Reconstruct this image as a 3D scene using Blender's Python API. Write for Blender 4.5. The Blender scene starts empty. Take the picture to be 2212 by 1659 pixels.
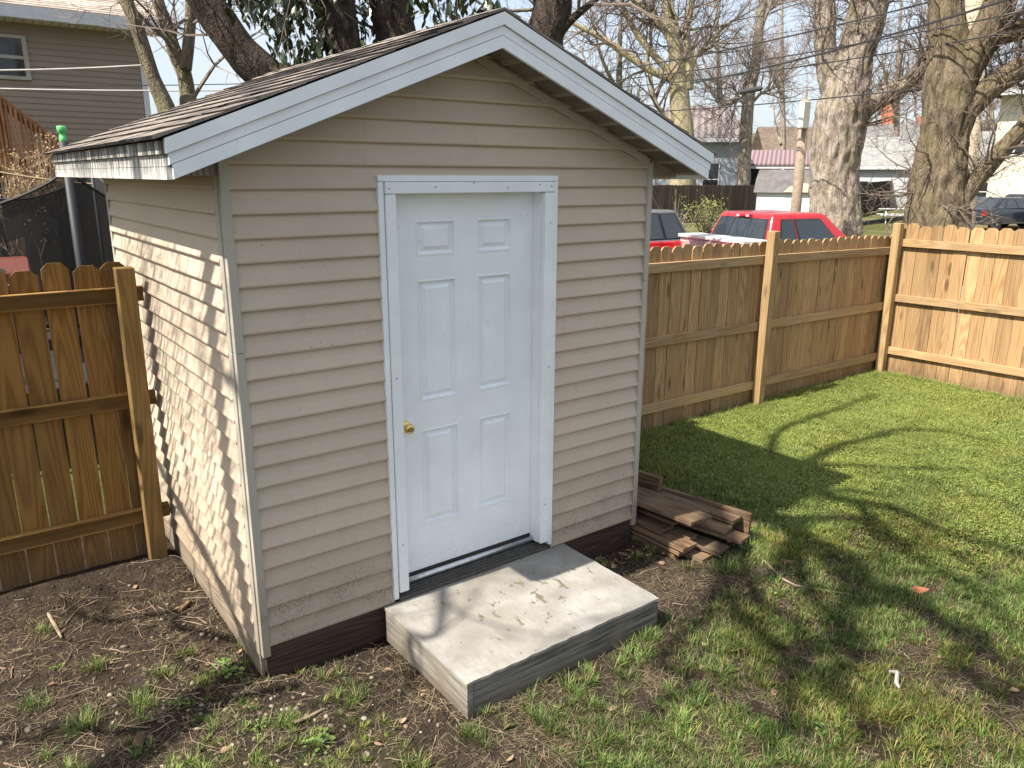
import bpy, bmesh, math, random
import numpy as np
from mathutils import Vector, Matrix, noise as mnoise

random.seed(7)
RNG = np.random.default_rng(11)
scene = bpy.context.scene
col = scene.collection

# ------------------------------------------------------------------ camera
F_PX = 1670.187
CAM = Vector((-0.9633, -3.3315, 2.3672))
YAW, PIT, ROL = 0.63891, -0.26394, 0.003575
fw = Vector((math.sin(YAW)*math.cos(PIT), math.cos(YAW)*math.cos(PIT), math.sin(PIT)))
rt0 = Vector((math.cos(YAW), -math.sin(YAW), 0)); up0 = rt0.cross(fw)
rt = rt0*math.cos(ROL)+up0*math.sin(ROL); up = -rt0*math.sin(ROL)+up0*math.cos(ROL)
cd = bpy.data.cameras.new('camera'); cam = bpy.data.objects.new('camera', cd); col.objects.link(cam)
cd.sensor_width = 36; cd.lens = 36*F_PX/2212; cd.clip_start = .05; cd.clip_end = 3000
M = Matrix((rt, up, -fw)).transposed().to_4x4(); M.translation = CAM
cam.matrix_world = M
scene.camera = cam
scene.render.resolution_x, scene.render.resolution_y = 1024, 768

# ------------------------------------------------------------------ sky, sun, exposure
SUN_DIR = Vector((1.68, -.05, -2.18)).normalized()        # the way the light travels
world = bpy.data.worlds.new('World'); scene.world = world; world.use_nodes = True
nt = world.node_tree; nt.nodes.clear()
wo = nt.nodes.new('ShaderNodeOutputWorld'); bg = nt.nodes.new('ShaderNodeBackground')
sky = nt.nodes.new('ShaderNodeTexSky'); sky.sky_type = 'NISHITA'; sky.sun_disc = False
sky.sun_elevation = math.asin(-SUN_DIR.z); sky.sun_rotation = math.atan2(-SUN_DIR.x, -SUN_DIR.y)
sky.air_density = 1.0; sky.dust_density = 3.0; sky.ozone_density = 1.0; sky.altitude = 200
bg.inputs[1].default_value = .122
tc = nt.nodes.new('ShaderNodeTexCoord'); cn = nt.nodes.new('ShaderNodeTexNoise'); cn.inputs['Scale'].default_value = 2.2; cn.inputs['Detail'].default_value = 7; cn.inputs['Roughness'].default_value = .62; cn.inputs['Distortion'].default_value = .4
cs = nt.nodes.new('ShaderNodeMapping'); cs.inputs['Scale'].default_value = (1, 1, 2.6)           # thin, level cloud sheets
cr = nt.nodes.new('ShaderNodeMapRange'); cr.inputs[1].default_value = .30; cr.inputs[2].default_value = .66; cr.inputs[3].default_value = .35; cr.inputs[4].default_value = .92
cm = nt.nodes.new('ShaderNodeMix'); cm.data_type = 'RGBA'; cm.inputs[7].default_value = (3.45, 3.75, 4.1, 1)
nt.links.new(tc.outputs['Generated'], cs.inputs[0]); nt.links.new(cs.outputs[0], cn.inputs['Vector']); nt.links.new(cn.outputs[0], cr.inputs[0]); nt.links.new(cr.outputs[0], cm.inputs[0])
nt.links.new(sky.outputs[0], cm.inputs[6]); nt.links.new(cm.outputs[2], bg.inputs[0]); nt.links.new(bg.outputs[0], wo.inputs[0])
sd = bpy.data.lights.new('sun', 'SUN'); sd.energy = 5.0; sd.angle = math.radians(.53); sd.color = (1, .93, .82)
sun = bpy.data.objects.new('sun', sd); col.objects.link(sun)
sun.rotation_euler = SUN_DIR.to_track_quat('-Z', 'Y').to_euler(); sun.location = (-10, 2, 20)
vs = scene.view_settings; vs.view_transform = 'Standard'; vs.look = 'None'; vs.gamma = 1; vs.use_curve_mapping = False
vs.exposure = 1.06

# ------------------------------------------------------------------ helpers: measuring
def ray(u, v): return rt*((u-1106)/F_PX) - up*((v-829.5)/F_PX) + fw
def gp(u, v, z=0.0):
    d = ray(u, v); return CAM + d*((z-CAM.z)/d.z)
def yp(u, v, y):
    d = ray(u, v); return CAM + d*((y-CAM.y)/d.y)
def rp(u, v, r):                                          # point at horizontal range r from the camera
    d = ray(u, v); return CAM + d*(r/math.hypot(d.x, d.y))

# ------------------------------------------------------------------ helpers: objects
ORI = {}
def tag(o, label=None, cat=None, group=None, kind=None):
    if label: o['label'] = label
    if cat: o['category'] = cat
    if group: o['group'] = group
    if kind: o['kind'] = kind
    return o
def thing(name, label, cat, loc=(0, 0, 0), rz=0, group=None):
    o = bpy.data.objects.new(name, None); col.objects.link(o); o.empty_display_size = .1
    o.location = loc; o.rotation_euler.z = rz
    ORI[o] = Vector(loc)
    return tag(o, label, cat, group)

class MB:
    def __init__(s): s.v = []; s.f = []
    def add(s, vs_, fs): 
        b = len(s.v); s.v += [tuple(p) for p in vs_]; s.f += [tuple(b+i for i in f) for f in fs]; return s
    def box(s, a, b):
        x0, y0, z0 = a; x1, y1, z1 = b
        return s.add([(x0,y0,z0),(x1,y0,z0),(x1,y1,z0),(x0,y1,z0),(x0,y0,z1),(x1,y0,z1),(x1,y1,z1),(x0,y1,z1)],
                     [(0,3,2,1),(4,5,6,7),(0,1,5,4),(1,2,6,5),(2,3,7,6),(3,0,4,7)])
    def hexa(s, p): # 8 points bottom 4 then top 4
        return s.add(p, [(0,3,2,1),(4,5,6,7),(0,1,5,4),(1,2,6,5),(2,3,7,6),(3,0,4,7)])
    def prism(s, poly, off):
        n = len(poly); off = Vector(off)
        return s.add([Vector(p) for p in poly]+[Vector(p)+off for p in poly],
                     [tuple(range(n))[::-1], tuple(range(n, 2*n))]+[(i,(i+1)%n,n+(i+1)%n,n+i) for i in range(n)])
    def beam(s, a, b, w, h, upv=(0, 0, 1)):  # rectangular bar from a to b
        a, b = Vector(a), Vector(b); d = (b-a).normalized(); x = d.cross(Vector(upv)).normalized()*w/2; y = x.cross(d).normalized()*h/2
        return s.hexa([a-x-y, a+x-y, b+x-y, b-x-y, a-x+y, a+x+y, b+x+y, b-x+y])
    def tube(s, pts, rad, n=6, cap=True, disp=None):
        pts = [Vector(p) for p in pts]; b = len(s.v)
        d0 = (pts[1]-pts[0]).normalized(); x = d0.orthogonal().normalized()
        for i, p in enumerate(pts):
            d = (pts[min(i+1, len(pts)-1)]-pts[max(i-1, 0)]).normalized()
            x = (x-d*x.dot(d)).normalized(); y = d.cross(x)
            r = rad[i] if hasattr(rad, '__len__') else rad
            for k in range(n):
                a = 2*math.pi*k/n; q = x*math.cos(a)+y*math.sin(a)
                rr = r if disp is None else r*disp(p+q*r, a, i)
                s.v.append(tuple(p+q*rr))
        for i in range(len(pts)-1):
            for k in range(n):
                s.f.append((b+i*n+k, b+i*n+(k+1)%n, b+(i+1)*n+(k+1)%n, b+(i+1)*n+k))
        if cap:
            s.f.append(tuple(b+k for k in range(n))[::-1]); e = b+(len(pts)-1)*n; s.f.append(tuple(e+k for k in range(n)))
        return s
    def lathe(s, prof, c, axis='z', n=20):
        c = Vector(c); b = len(s.v)
        for r, h in prof:
            for k in range(n):
                a = 2*math.pi*k/n; q = (r*math.cos(a), r*math.sin(a), h)
                if axis == 'y': q = (q[0], q[2], q[1])
                if axis == 'x': q = (q[2], q[0], q[1])
                s.v.append(tuple(c+Vector(q)))
        for i in range(len(prof)-1):
            for k in range(n): s.f.append((b+i*n+k, b+i*n+(k+1)%n, b+(i+1)*n+(k+1)%n, b+(i+1)*n+k))
        s.f.append(tuple(b+k for k in range(n))[::-1]); e = b+(len(prof)-1)*n; s.f.append(tuple(e+k for k in range(n)))
        return s
    def mesh(s, name, mat, o=Vector((0,0,0)), smooth=False):
        me = bpy.data.meshes.new(name); ox, oy, oz = o
        me.from_pydata([(x-ox, y-oy, z-oz) for x, y, z in s.v], [], s.f); me.update()
        bm = bmesh.new(); bm.from_mesh(me); bmesh.ops.recalc_face_normals(bm, faces=bm.faces); bm.to_mesh(me); bm.free()
        me.materials.append(mat)
        if smooth: me.polygons.foreach_set('use_smooth', [True]*len(me.polygons))
        return me
    def build(s, name, mat, parent=None, smooth=False, local=False, bevel=0, base=None, seg=2):
        o0 = Vector((0,0,0))
        if parent is not None and not local: o0 = ORI[parent]
        if parent is None and base is not None: o0 = Vector(base)
        ob = bpy.data.objects.new(name, s.mesh(name, mat, o0, smooth)); col.objects.link(ob)
        if parent is not None: ob.parent = parent; ORI[ob] = ORI.get(parent, o0)
        else: ob.location = o0; ORI[ob] = o0
        if bevel:
            m = ob.modifiers.new('bevel', 'BEVEL'); m.width = bevel; m.segments = seg; m.limit_method = 'ANGLE'; m.angle_limit = math.radians(40)
        return ob
def inst(name, me, parent, loc, rot=(0,0,0), scale=(1,1,1)):
    o = bpy.data.objects.new(name, me); col.objects.link(o); o.parent = parent
    o.location = Vector(loc)-(ORI[parent] if parent is not None else Vector()); o.rotation_euler = rot; o.scale = scale
    return o
def subgroup(name, parent):                                # an Empty part that holds pieces
    o = bpy.data.objects.new(name, None); col.objects.link(o); o.parent = parent; ORI[o] = ORI[parent]; o.empty_display_size = .05
    return o
def struct(o): o['kind'] = 'structure'; return o

# ------------------------------------------------------------------ helpers: materials
class NT:
    def __init__(s, name):
        s.m = bpy.data.materials.new(name); s.m.use_nodes = True; s.t = s.m.node_tree; s.t.nodes.clear()
        s.out = s.n('ShaderNodeOutputMaterial'); s.p = s.n('ShaderNodeBsdfPrincipled'); s.l(s.p.outputs[0], s.out.inputs[0])
    def n(s, t, **k):
        x = s.t.nodes.new(t)
        for a, b in k.items(): setattr(x, a, b)
        return x
    def l(s, a, b): s.t.links.new(a, b)
    def set(s, sock, v):
        if isinstance(v, (int, float)): sock.default_value = v
        elif isinstance(v, tuple): sock.default_value = v if len(v) != 3 or sock.type != 'RGBA' else (*v, 1)
        else: s.l(v, sock)
    def math(s, op, a, b=0, c=0):
        x = s.n('ShaderNodeMath', operation=op); s.set(x.inputs[0], a); s.set(x.inputs[1], b); s.set(x.inputs[2], c); return x.outputs[0]
    def vmath(s, op, a, b=(0,0,0)):
        x = s.n('ShaderNodeVectorMath', operation=op); s.set(x.inputs[0], a); s.set(x.inputs[1], b); return x.outputs[0]
    def noise(s, vec, scale, detail=3, rough=.55, dist=0):
        x = s.n('ShaderNodeTexNoise'); s.set(x.inputs['Vector'], vec); x.inputs['Scale'].default_value = scale
        x.inputs['Detail'].default_value = detail; x.inputs['Roughness'].default_value = rough; x.inputs['Distortion'].default_value = dist
        return x.outputs[0]
    def ramp(s, fac, stops):
        x = s.n('ShaderNodeValToRGB'); s.set(x.inputs[0], fac); e = x.color_ramp.elements
        while len(e) < len(stops): e.new(.5)
        for i, (p, c) in enumerate(stops):
            e[i].position = p; e[i].color = (c, c, c, 1) if isinstance(c, (int, float)) else (*c, 1)
        return x.outputs[0]
    def mix(s, f, a, b, mode='MIX'):
        x = s.n('ShaderNodeMix', data_type='RGBA', blend_type=mode); s.set(x.inputs[0], f); s.set(x.inputs[6], a); s.set(x.inputs[7], b); return x.outputs[2]
    def mapr(s, v, a, b, c=0, d=1):
        x = s.n('ShaderNodeMapRange'); s.set(x.inputs[0], v)
        for i, q in enumerate((a, b, c, d)): x.inputs[i+1].default_value = q
        return x.outputs[0]
    def bump(s, h, st=.3, dist=.01):
        x = s.n('ShaderNodeBump'); x.inputs['Strength'].default_value = st; x.inputs['Distance'].default_value = dist; s.l(h, x.inputs['Height']); s.l(x.outputs[0], s.p.inputs['Normal']); return x
    def obj(s): return s.n('ShaderNodeTexCoord').outputs['Object']
    def pos(s): return s.n('ShaderNodeNewGeometry').outputs['Position']
    def rnd(s): return s.n('ShaderNodeObjectInfo').outputs['Random']
    def sep(s, v):
        x = s.n('ShaderNodeSeparateXYZ'); s.l(v, x.inputs[0]); return x.outputs
    def scale(s, v, k): return s.vmath('MULTIPLY', v, k)
    def fin(s, c, rough=.6, metal=0, spec=None):
        s.set(s.p.inputs['Base Color'], c); s.set(s.p.inputs['Roughness'], rough); s.p.inputs['Metallic'].default_value = metal
        if spec is not None: s.p.inputs['Specular IOR Level'].default_value = spec
        return s.m

def plain(name, c, rough=.6, metal=0, var=.12, sc=6, bump=0, spec=None):
    t = NT(name); p = t.pos(); n = t.noise(p, sc, 5)
    f = t.mapr(n, .3, .7, 1-var, 1+var)
    cc = t.mix(1, c, t.n('ShaderNodeCombineColor').outputs[0], 'MIX') if False else None
    x = t.vmath('SCALE', c); x.node.inputs[3].default_value = 1; t.l(f, x.node.inputs[3])
    if bump: t.bump(t.noise(p, sc*8, 4), bump, .01)
    return t.fin(x, rough, metal, spec)

def wood(name, light, dark, axis='z', tone=.28, weather=None, freq=26, low_dirt=None, bumpy=.25):
    """flat-sawn board: contours of a stretched noise read as cathedral grain"""
    t = NT(name); o = t.obj(); r = t.rnd()
    k = {'z': (1, 1, .055), 'x': (.055, 1, 1), 'y': (1, .055, 1)}[axis]
    v = t.scale(o, k)
    cmb = t.n('ShaderNodeCombineXYZ'); 
    for i, m_ in enumerate((91.7, 57.3, 33.1)): t.l(t.math('MULTIPLY', r, m_), cmb.inputs[i])
    v2 = t.vmath('ADD', v, cmb.outputs[0])
    n1 = t.noise(v2, 7, 1.5, .4)
    ring = t.math('SINE', t.math('MULTIPLY', n1, freq*6))
    fine = t.noise(t.scale(v2, (1, 1, 1)), 130, 3)
    g = t.math('ADD', t.math('MULTIPLY', ring, .5), t.math('MULTIPLY', t.math('SUBTRACT', fine, .5), .9))
    gf = t.mapr(g, -.6, .5)
    # knots
    kv = t.n('ShaderNodeTexVoronoi', feature='F1'); kk = {'z': (5.5, 5.5, 1.7), 'x': (1.7, 5.5, 5.5), 'y': (5.5, 1.7, 5.5)}[axis]
    t.l(t.vmath('ADD', t.scale(o, kk), cmb.outputs[0]), kv.inputs['Vector']); kv.inputs['Scale'].default_value = 1
    knot = t.mapr(kv.outputs['Distance'], .09, .17, 1, 0)
    c = t.mix(gf, dark, light)
    c = t.mix(t.math('MULTIPLY', knot, .75), c, tuple(q*.35 for q in dark))
    br = t.mapr(r, 0, 1, 1-tone, 1+tone)
    blotch = t.mapr(t.noise(v2, 3, 3), .3, .7, .85, 1.12)
    x = t.vmath('SCALE', c); t.l(t.math('MULTIPLY', br, blotch), x.node.inputs[3]); c = x
    if weather:
        wn = t.mapr(t.noise(t.vmath('ADD', t.scale(o, (3, 3, 1.2)), cmb.outputs[0]), 1.6, 5), .42, .68)
        c = t.mix(t.math('MULTIPLY', wn, weather[1]), c, weather[0])
    if low_dirt:
        z = t.sep(t.pos())[2]; d = t.mapr(t.math('ADD', z, t.math('MULTIPLY', t.noise(o, 9, 3), .2)), low_dirt[0], low_dirt[1], .75, 0)
        c = t.mix(d, c, (.09, .065, .045))
    t.bump(g, bumpy, .003)
    return t.fin(c, .8, 0, .12)

WHITE = (.83, .86, .875)
def m_trim(name, base=WHITE, low=(.45, .2), streak=0):
    t = NT(name); p = t.pos(); z = t.sep(p)[2]
    n = t.mapr(t.noise(p, 5, 6), .3, .75, .93, 1.05)
    x = t.vmath('SCALE', base); t.l(n, x.node.inputs[3]); c = x
    sp = t.mapr(t.noise(t.scale(p, (1, 1, .5)), 120, 6, .75), .5, .72)
    lm = t.mapr(z, low[0]+.25, low[1], 0, .8)
    c = t.mix(t.math('MULTIPLY', sp, t.math('POWER', lm, 2.2)), c, (.2, .18, .155))
    c = t.mix(t.math('MULTIPLY', t.math('POWER', lm, 2.5), .35), c, (.34, .31, .27))
    sc_ = t.mapr(t.noise(t.scale(p, (1, 1, .5)), 34, 2), .7, .76, 0, .25)
    c = t.mix(sc_, c, (.4, .38, .35))
    return t.fin(c, .42, 0, .4)
M_TRIM = m_trim('white_painted_trim')
M_DOOR = m_trim('white_door_paint', (.85, .88, .895), (.62, .22))

def m_siding(name, base):
    t = NT(name); p = t.pos(); o = p; z = t.sep(p)[2]; r = t.rnd()
    f = t.math('MULTIPLY', t.mapr(t.noise(p, 1.7, 3), .3, .7, .94, 1.05), t.mapr(r, 0, 1, .965, 1.035))
    x = t.vmath('SCALE', base); t.l(f, x.node.inputs[3]); c = x
    # mildew and rain-splash low on the wall
    sp = t.mapr(t.noise(p, 85, 6, .75), .47, .62)
    patch = t.mapr(t.noise(t.scale(p, (1, 1, 1.4)), 5, 4, .6), .42, .62)
    lm = t.mapr(t.math('ADD', z, t.math('MULTIPLY', t.noise(p, 6, 3), .2)), .68, .36)
    c = t.mix(t.math('MULTIPLY', t.math('MULTIPLY', sp, patch), lm), c, (.055, .05, .042))
    c = t.mix(t.math('MULTIPLY', t.mapr(t.math('ADD', z, t.math('MULTIPLY', t.noise(p, 4, 4), .3)), .95, .3), .5), c, (.20, .15, .095))
    dr = t.mapr(t.noise(t.scale(p, (1, 1, .2)), 26, 3), .6, .8, 0, .18)
    c = t.mix(dr, c, (.2, .17, .13))
    dot = t.mapr(t.noise(p, 60, 1), .77, .8, 0, .6)
    c = t.mix(dot, c, (.1, .08, .06))
    g = t.noise(t.scale(p, (1, 1, 9)), 22, 4, .65, 1.2)
    t.bump(g, .22, .0025)
    return t.fin(c, .55, 0, .35)
M_SIDING = m_siding('beige_vinyl_siding', (.52, .425, .325))
M_CORNER = m_siding('beige_corner_trim', (.42, .39, .33))
M_STRIP = m_siding('pale_green_beige_trim', (.46, .44, .37))

def m_fascia_dirty():
    t = NT('algae_streaked_white_fascia'); p = t.pos(); z = t.sep(p)[2]
    s1 = t.noise(t.scale(p, (6, 6, .5)), 5, 5, .7)
    s2 = t.noise(t.scale(p, (30, 30, 1.6)), 3, 4, .7)
    g = t.mapr(t.math('ADD', t.math('MULTIPLY', s1, .6), t.math('MULTIPLY', s2, .4)), .38, .58)
    top = t.mapr(z, 2.33, 2.48, .4, 2.6)
    f = t.mapr(t.math('MULTIPLY', g, top), .3, 1.5)
    c = t.mix(f, (.70, .69, .65), (.035, .032, .03))
    c = t.mix(t.mapr(t.noise(t.scale(p, (9, 9, .6)), 4, 3), .55, .72, 0, .5), c, (.3, .22, .14))
    return t.fin(c, .55)
M_FASCIA_OLD = m_fascia_dirty()

def m_shingle(name, a, b, k=1.0):
    t = NT(name); p = t.pos(); r = t.rnd()
    n = t.noise(p, 260*k, 2, .7); n2 = t.noise(t.scale(p, (1, 1, 1)), 9*k, 5)
    c = t.mix(t.mapr(n, .35, .65), a, b)
    x = t.vmath('SCALE', c); t.l(t.math('MULTIPLY', t.mapr(r, 0, 1, .72, 1.3), t.mapr(n2, .3, .7, .75, 1.2)), x.node.inputs[3]); c = x
    c = t.mix(t.mapr(t.noise(p, 3*k, 4), .55, .75, 0, .4), c, (.05, .045, .04))
    t.bump(n, .5, .004)
    return t.fin(c, .9, 0, .15)
M_SHINGLE = m_shingle('brown_grey_asphalt_shingle', (.13, .108, .094), (.34, .285, .245))
M_EDGE = plain('black_asphalt_edge', (.018, .016, .015), .9, 0, .3, 40)
M_SHEATH = plain('dark_roof_felt', (.03, .03, .03), .9)

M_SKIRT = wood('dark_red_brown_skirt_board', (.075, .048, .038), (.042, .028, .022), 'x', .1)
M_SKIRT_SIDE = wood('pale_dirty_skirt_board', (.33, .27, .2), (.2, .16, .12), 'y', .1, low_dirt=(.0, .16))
M_PICKET = wood('honey_pine_picket', (.41, .262, .13), (.265, .155, .072), 'z', .3, ((.36, .26, .155), .35), 24, (.02, .34))
M_RAIL_X = wood('honey_pine_rail', (.42, .28, .145), (.31, .195, .095), 'x', .12, ((.36, .28, .18), .4), 16)
M_RAIL_Y = wood('honey_pine_rail_side', (.44, .295, .15), (.33, .205, .10), 'y', .12, ((.38, .29, .19), .4), 16)
M_POST = wood('pressure_treated_post', (.42, .285, .14), (.28, .18, .085), 'z', .1, ((.34, .25, .14), .4), 20, (.0, .2))
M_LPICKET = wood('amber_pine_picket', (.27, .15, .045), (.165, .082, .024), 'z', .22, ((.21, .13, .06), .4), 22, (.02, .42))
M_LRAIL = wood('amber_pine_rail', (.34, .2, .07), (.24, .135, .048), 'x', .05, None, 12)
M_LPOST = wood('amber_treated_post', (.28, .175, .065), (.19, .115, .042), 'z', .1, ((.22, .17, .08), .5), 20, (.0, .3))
M_PLANK = wood('weathered_brown_lumber', (.21, .135, .08), (.085, .05, .03), 'y', .3, ((.2, .155, .11), .45), 20)
M_GREYPICKET = wood('dark_weathered_picket', (.115, .092, .068), (.065, .052, .04), 'z', .2, None, 20)
M_BLACKPICKET = wood('nearly_black_picket', (.06, .06, .05), (.03, .03, .026), 'z', .2, None, 20)

def m_step_top():
    t = NT('peeling_white_step_top'); p = t.pos()
    n = t.noise(p, 4, 5); g = t.noise(t.scale(p, (1, .12, 1)), 90, 3)
    c = t.mix(t.mapr(n, .35, .7), (.215, .2, .18), (.355, .34, .315))
    c = t.mix(t.mapr(g, .5, .68, 0, .5), c, (.22, .20, .17))
    c = t.mix(t.mapr(t.noise(p, 2.6, 6, .65), .48, .7, 0, .65), c, (.22, .19, .15))
    c = t.mix(t.mapr(t.noise(p, 11, 5, .7), .55, .72, 0, .5), c, (.21, .2, .18))
    # chips: bare spots gathered near the middle
    ch = t.noise(t.scale(p, (1, .62, 1)), 17, 6, .62, .5)
    s_ = t.sep(p)
    dx = t.math('SUBTRACT', s_[0], 1.33); dy = t.math('ADD', s_[1], .42)
    d2 = t.math('ADD', t.math('MULTIPLY', t.math('MULTIPLY', dx, dx), 1.7), t.math('MULTIPLY', t.math('MULTIPLY', dy, dy), 4.2))
    near = t.mapr(d2, 0, 1, .055, -.05)
    cm = t.mapr(t.math('ADD', ch, near), .635, .65)
    c = t.mix(cm, c, (.15, .13, .09))
    sm = t.mapr(t.noise(p, 75, 4, .7), .69, .72)
    c = t.mix(sm, c, (.09, .08, .065))
    hh = t.math('SUBTRACT', t.math('MULTIPLY', g, .5), cm)
    t.bump(hh, .35, .003)
    return t.fin(c, .8, 0, .2)
M_STEP = m_step_top()
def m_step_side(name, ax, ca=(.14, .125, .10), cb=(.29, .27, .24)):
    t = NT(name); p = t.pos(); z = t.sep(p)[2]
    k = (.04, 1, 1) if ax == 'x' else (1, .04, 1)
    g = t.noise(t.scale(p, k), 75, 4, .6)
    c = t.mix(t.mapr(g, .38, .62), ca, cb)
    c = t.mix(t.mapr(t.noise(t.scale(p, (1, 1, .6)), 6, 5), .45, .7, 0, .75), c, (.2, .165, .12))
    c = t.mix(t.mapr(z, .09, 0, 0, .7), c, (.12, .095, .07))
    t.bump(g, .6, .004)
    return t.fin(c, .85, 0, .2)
M_STEPX = m_step_side('dark_grey_step_front', 'x', (.07, .065, .055), (.22, .21, .185)); M_STEPY = m_step_side('weathered_step_side', 'y')  # front and back boards in darker greys than the side boards

M_BRASS = plain('polished_brass', (.78, .56, .2), .2, 1, .1)
M_ALU = plain('scuffed_aluminium', (.62, .63, .64), .38, .9, .15, 30)
M_GASKET = plain('dark_sill_wood', (.06, .055, .048), .8, 0, .3, 30)
M_SCREW = plain('grey_screw', (.3, .3, .3), .5, .6)
M_SOFFIT = plain('beige_soffit', (.34, .30, .245), .6, 0, .1)
M_HOLE = plain('soffit_hole', (.03, .028, .025), .9)

# ------------------------------------------------------------------ ground
def nz(x, y, s, k=0.0): return mnoise.noise(Vector((x*s, y*s, k)))
def fence_y(x): return 1.435
def grass_amount(x, y):
    """0 bare soil ... 1 thick lawn"""
    n = .55*nz(x, y, 1.4, 3.3)+.35*nz(x, y, 3.7, 9.1)
    a = 0.0
    # right-hand lawn
    d = (x-2.75)+.35*(y+.2)
    lawn = min(1, max(0, (d+.55+n*.5)/1.1))
    if x < 2.5 and y > -.3: lawn = 0
    # ring of soil round the shed and step
    if y > -.95 and x < 2.5: lawn = min(lawn, max(0, (x-1.9)*1.5))
    near = 0
    if y <= -.75:
        near = min(1, max(0, (-.62-y)/.55))*(.72+n*.8)
        near *= min(1, max(0, (x-.42-.25*n+.25*(y+1))/.45)) if x < 1.4 else 1
    a = max(lawn*(.95+.6*n if y < 0 else 1.05), near)
    pt = .8*nz(x, y, 3.1, 31)+.7*nz(x, y, 7.5, 37)                 # worn patches showing soil between the tufts
    wear = min(1, max(0, (.25-y)/.9))*min(1, max(0, (6.2-x)/2.5))
    a *= 1-wear*min(1, max(0, (-.05-pt)/.3))*.8
    # straggly lower-left corner
    if x < .35 and y < .75:
        a = max(a, min(.55, max(0, (.25-y-.25*x+.6*n)*.75)))
    if x > 2.5 and y < -.2 and x < 3.6: a *= .45+.55*min(1, max(0, (x-2.75)*1.3+n*.6+.2*(-y)))
    return max(0, min(1, a))
def ground_z(x, y):
    if not (-4 < x < 9 and -4 < y < 4): return 0.0
    e = min(1, min(x+4, 9-x, y+4, 4-y)/.6)
    soil = 1-grass_amount(x, y)*.6
    h = .012*nz(x, y, 2.1)+.010*nz(x, y, 6.3, 2)*soil+.008*nz(x, y, 17, 5)*soil+.005*nz(x, y, 38, 8)*soil
    # soil heaped against the fence and falling away under the shed's front
    if x < 0: h += .03*math.exp(-((y-1.45)/.25)**2)
    if -.2 < y < .6 and 0 < x < 2.5: h -= .035*math.exp(-((y+.0)/.12)**2)*min(1, x/.25)
    if .6 < x < 1.95 and -.86 < y < 0: h = min(h, 0)-.01
    return h*e
def axis(lo, hi, step, far):
    a = list(np.arange(lo, hi+1e-6, step)); s = step; x = hi
    while x < far: s *= 1.35; x += s; a.append(x)
    s = step; x = lo
    while x > -far: s *= 1.35; x -= s; a.insert(0, x)
    return a
xs = axis(-1.7, 3.2, .024, 3.3)[0:] 
xs = [x for x in xs if -1.75 <= x <= 3.2]
x = 3.2
while x < 8.6: x += .045; xs.append(x)
s = .045
while x < 900: s *= 1.4; x += s; xs.append(x)
x = xs[0]; s = .024
while x > -900: s *= 1.4; x -= s; xs.insert(0, x)
ys = list(np.arange(-2.9, 2.2, .024)); y = ys[-1]; s = .024
while y < 900: s *= 1.4; y += s; ys.append(y)
y = ys[0]; s = .024
while y > -900: s *= 1.4; y -= s; ys.insert(0, y)
nx, ny = len(xs), len(ys)
gv = np.empty((nx*ny, 3), np.float32); ga = np.zeros(nx*ny, np.float32)
for j, yy in enumerate(ys):
    for i, xx in enumerate(xs):
        k = j*nx+i
        if -1.8 <= xx <= 8.8 and -3.1 <= yy <= 2.3:
            gv[k] = (xx, yy, ground_z(xx, yy)); ga[k] = grass_amount(xx, yy) if yy < 1.45 else 0
        else: gv[k] = (xx, yy, 0); ga[k] = 1 if (yy > 2.3 or xx > 8.4) else .6
idx = np.arange((nx-1)*(ny-1)); jj, ii = idx//(nx-1), idx % (nx-1); b0 = jj*nx+ii
quads = np.stack([b0, b0+1, b0+nx+1, b0+nx], 1).astype(np.int32)
def np_mesh(name, verts, faces, mat, attrs=None, smooth=False, nside=None):
    me = bpy.data.meshes.new(name); me.vertices.add(len(verts)); me.vertices.foreach_set('co', np.asarray(verts, np.float32).ravel())
    if isinstance(faces, np.ndarray): loops = faces.ravel(); tot = np.full(len(faces), faces.shape[1], np.int32)
    else: loops = np.concatenate([f.ravel() for f in faces]); tot = np.concatenate([np.full(len(f), f.shape[1], np.int32) for f in faces])
    st = np.concatenate([[0], np.cumsum(tot)[:-1]]).astype(np.int32)
    me.loops.add(len(loops)); me.loops.foreach_set('vertex_index', loops.astype(np.int32))
    me.polygons.add(len(tot)); me.polygons.foreach_set('loop_start', st); me.polygons.foreach_set('loop_total', tot)
    if smooth: me.polygons.foreach_set('use_smooth', np.ones(len(tot), bool))
    me.update(calc_edges=True)
    for an, (ty, dat) in (attrs or {}).items():
        at_ = me.attributes.new(an, ty, 'POINT')
        at_.data.foreach_set('color' if ty == 'FLOAT_COLOR' else 'value', np.asarray(dat, np.float32).ravel())
    me.materials.append(mat); return me
def m_ground():
    t = NT('soil_and_turf'); p = t.pos(); a = t.n('ShaderNodeAttribute', attribute_name='turf').outputs['Fac']
    n1 = t.noise(p, 3.2, 6); n2 = t.noise(p, 60, 5, .7); n3 = t.noise(p, 14, 5, .65)
    soil = t.mix(t.mapr(n3, .3, .7), (.024, .017, .0125), (.062, .046, .034))
    soil = t.mix(t.mapr(n2, .52, .72, 0, .6), soil, (.13, .105, .08))
    soil = t.mix(t.mapr(n1, .5, .7, 0, .5), soil, (.026, .019, .014))
    turf = t.mix(t.mapr(n3, .3, .7), (.045, .06, .016), (.11, .115, .035))
    turf = t.mix(t.mapr(t.noise(p, .35, 5), .45, .65), turf, (.17, .145, .075))
    s_ = t.sep(p); far = t.math('MAXIMUM', t.mapr(s_[1], 2.2, 3), t.mapr(s_[0], 8.5, 9.2))
    near = t.mix(t.mapr(a, .25, .95, 0, .75), soil, (.05, .055, .02))
    c = t.mix(far, near, turf)
    t.bump(t.math('ADD', n2, t.math('MULTIPLY', n3, 1.5)), .9, .02)
    return t.fin(c, .95, 0, .1)
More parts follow.
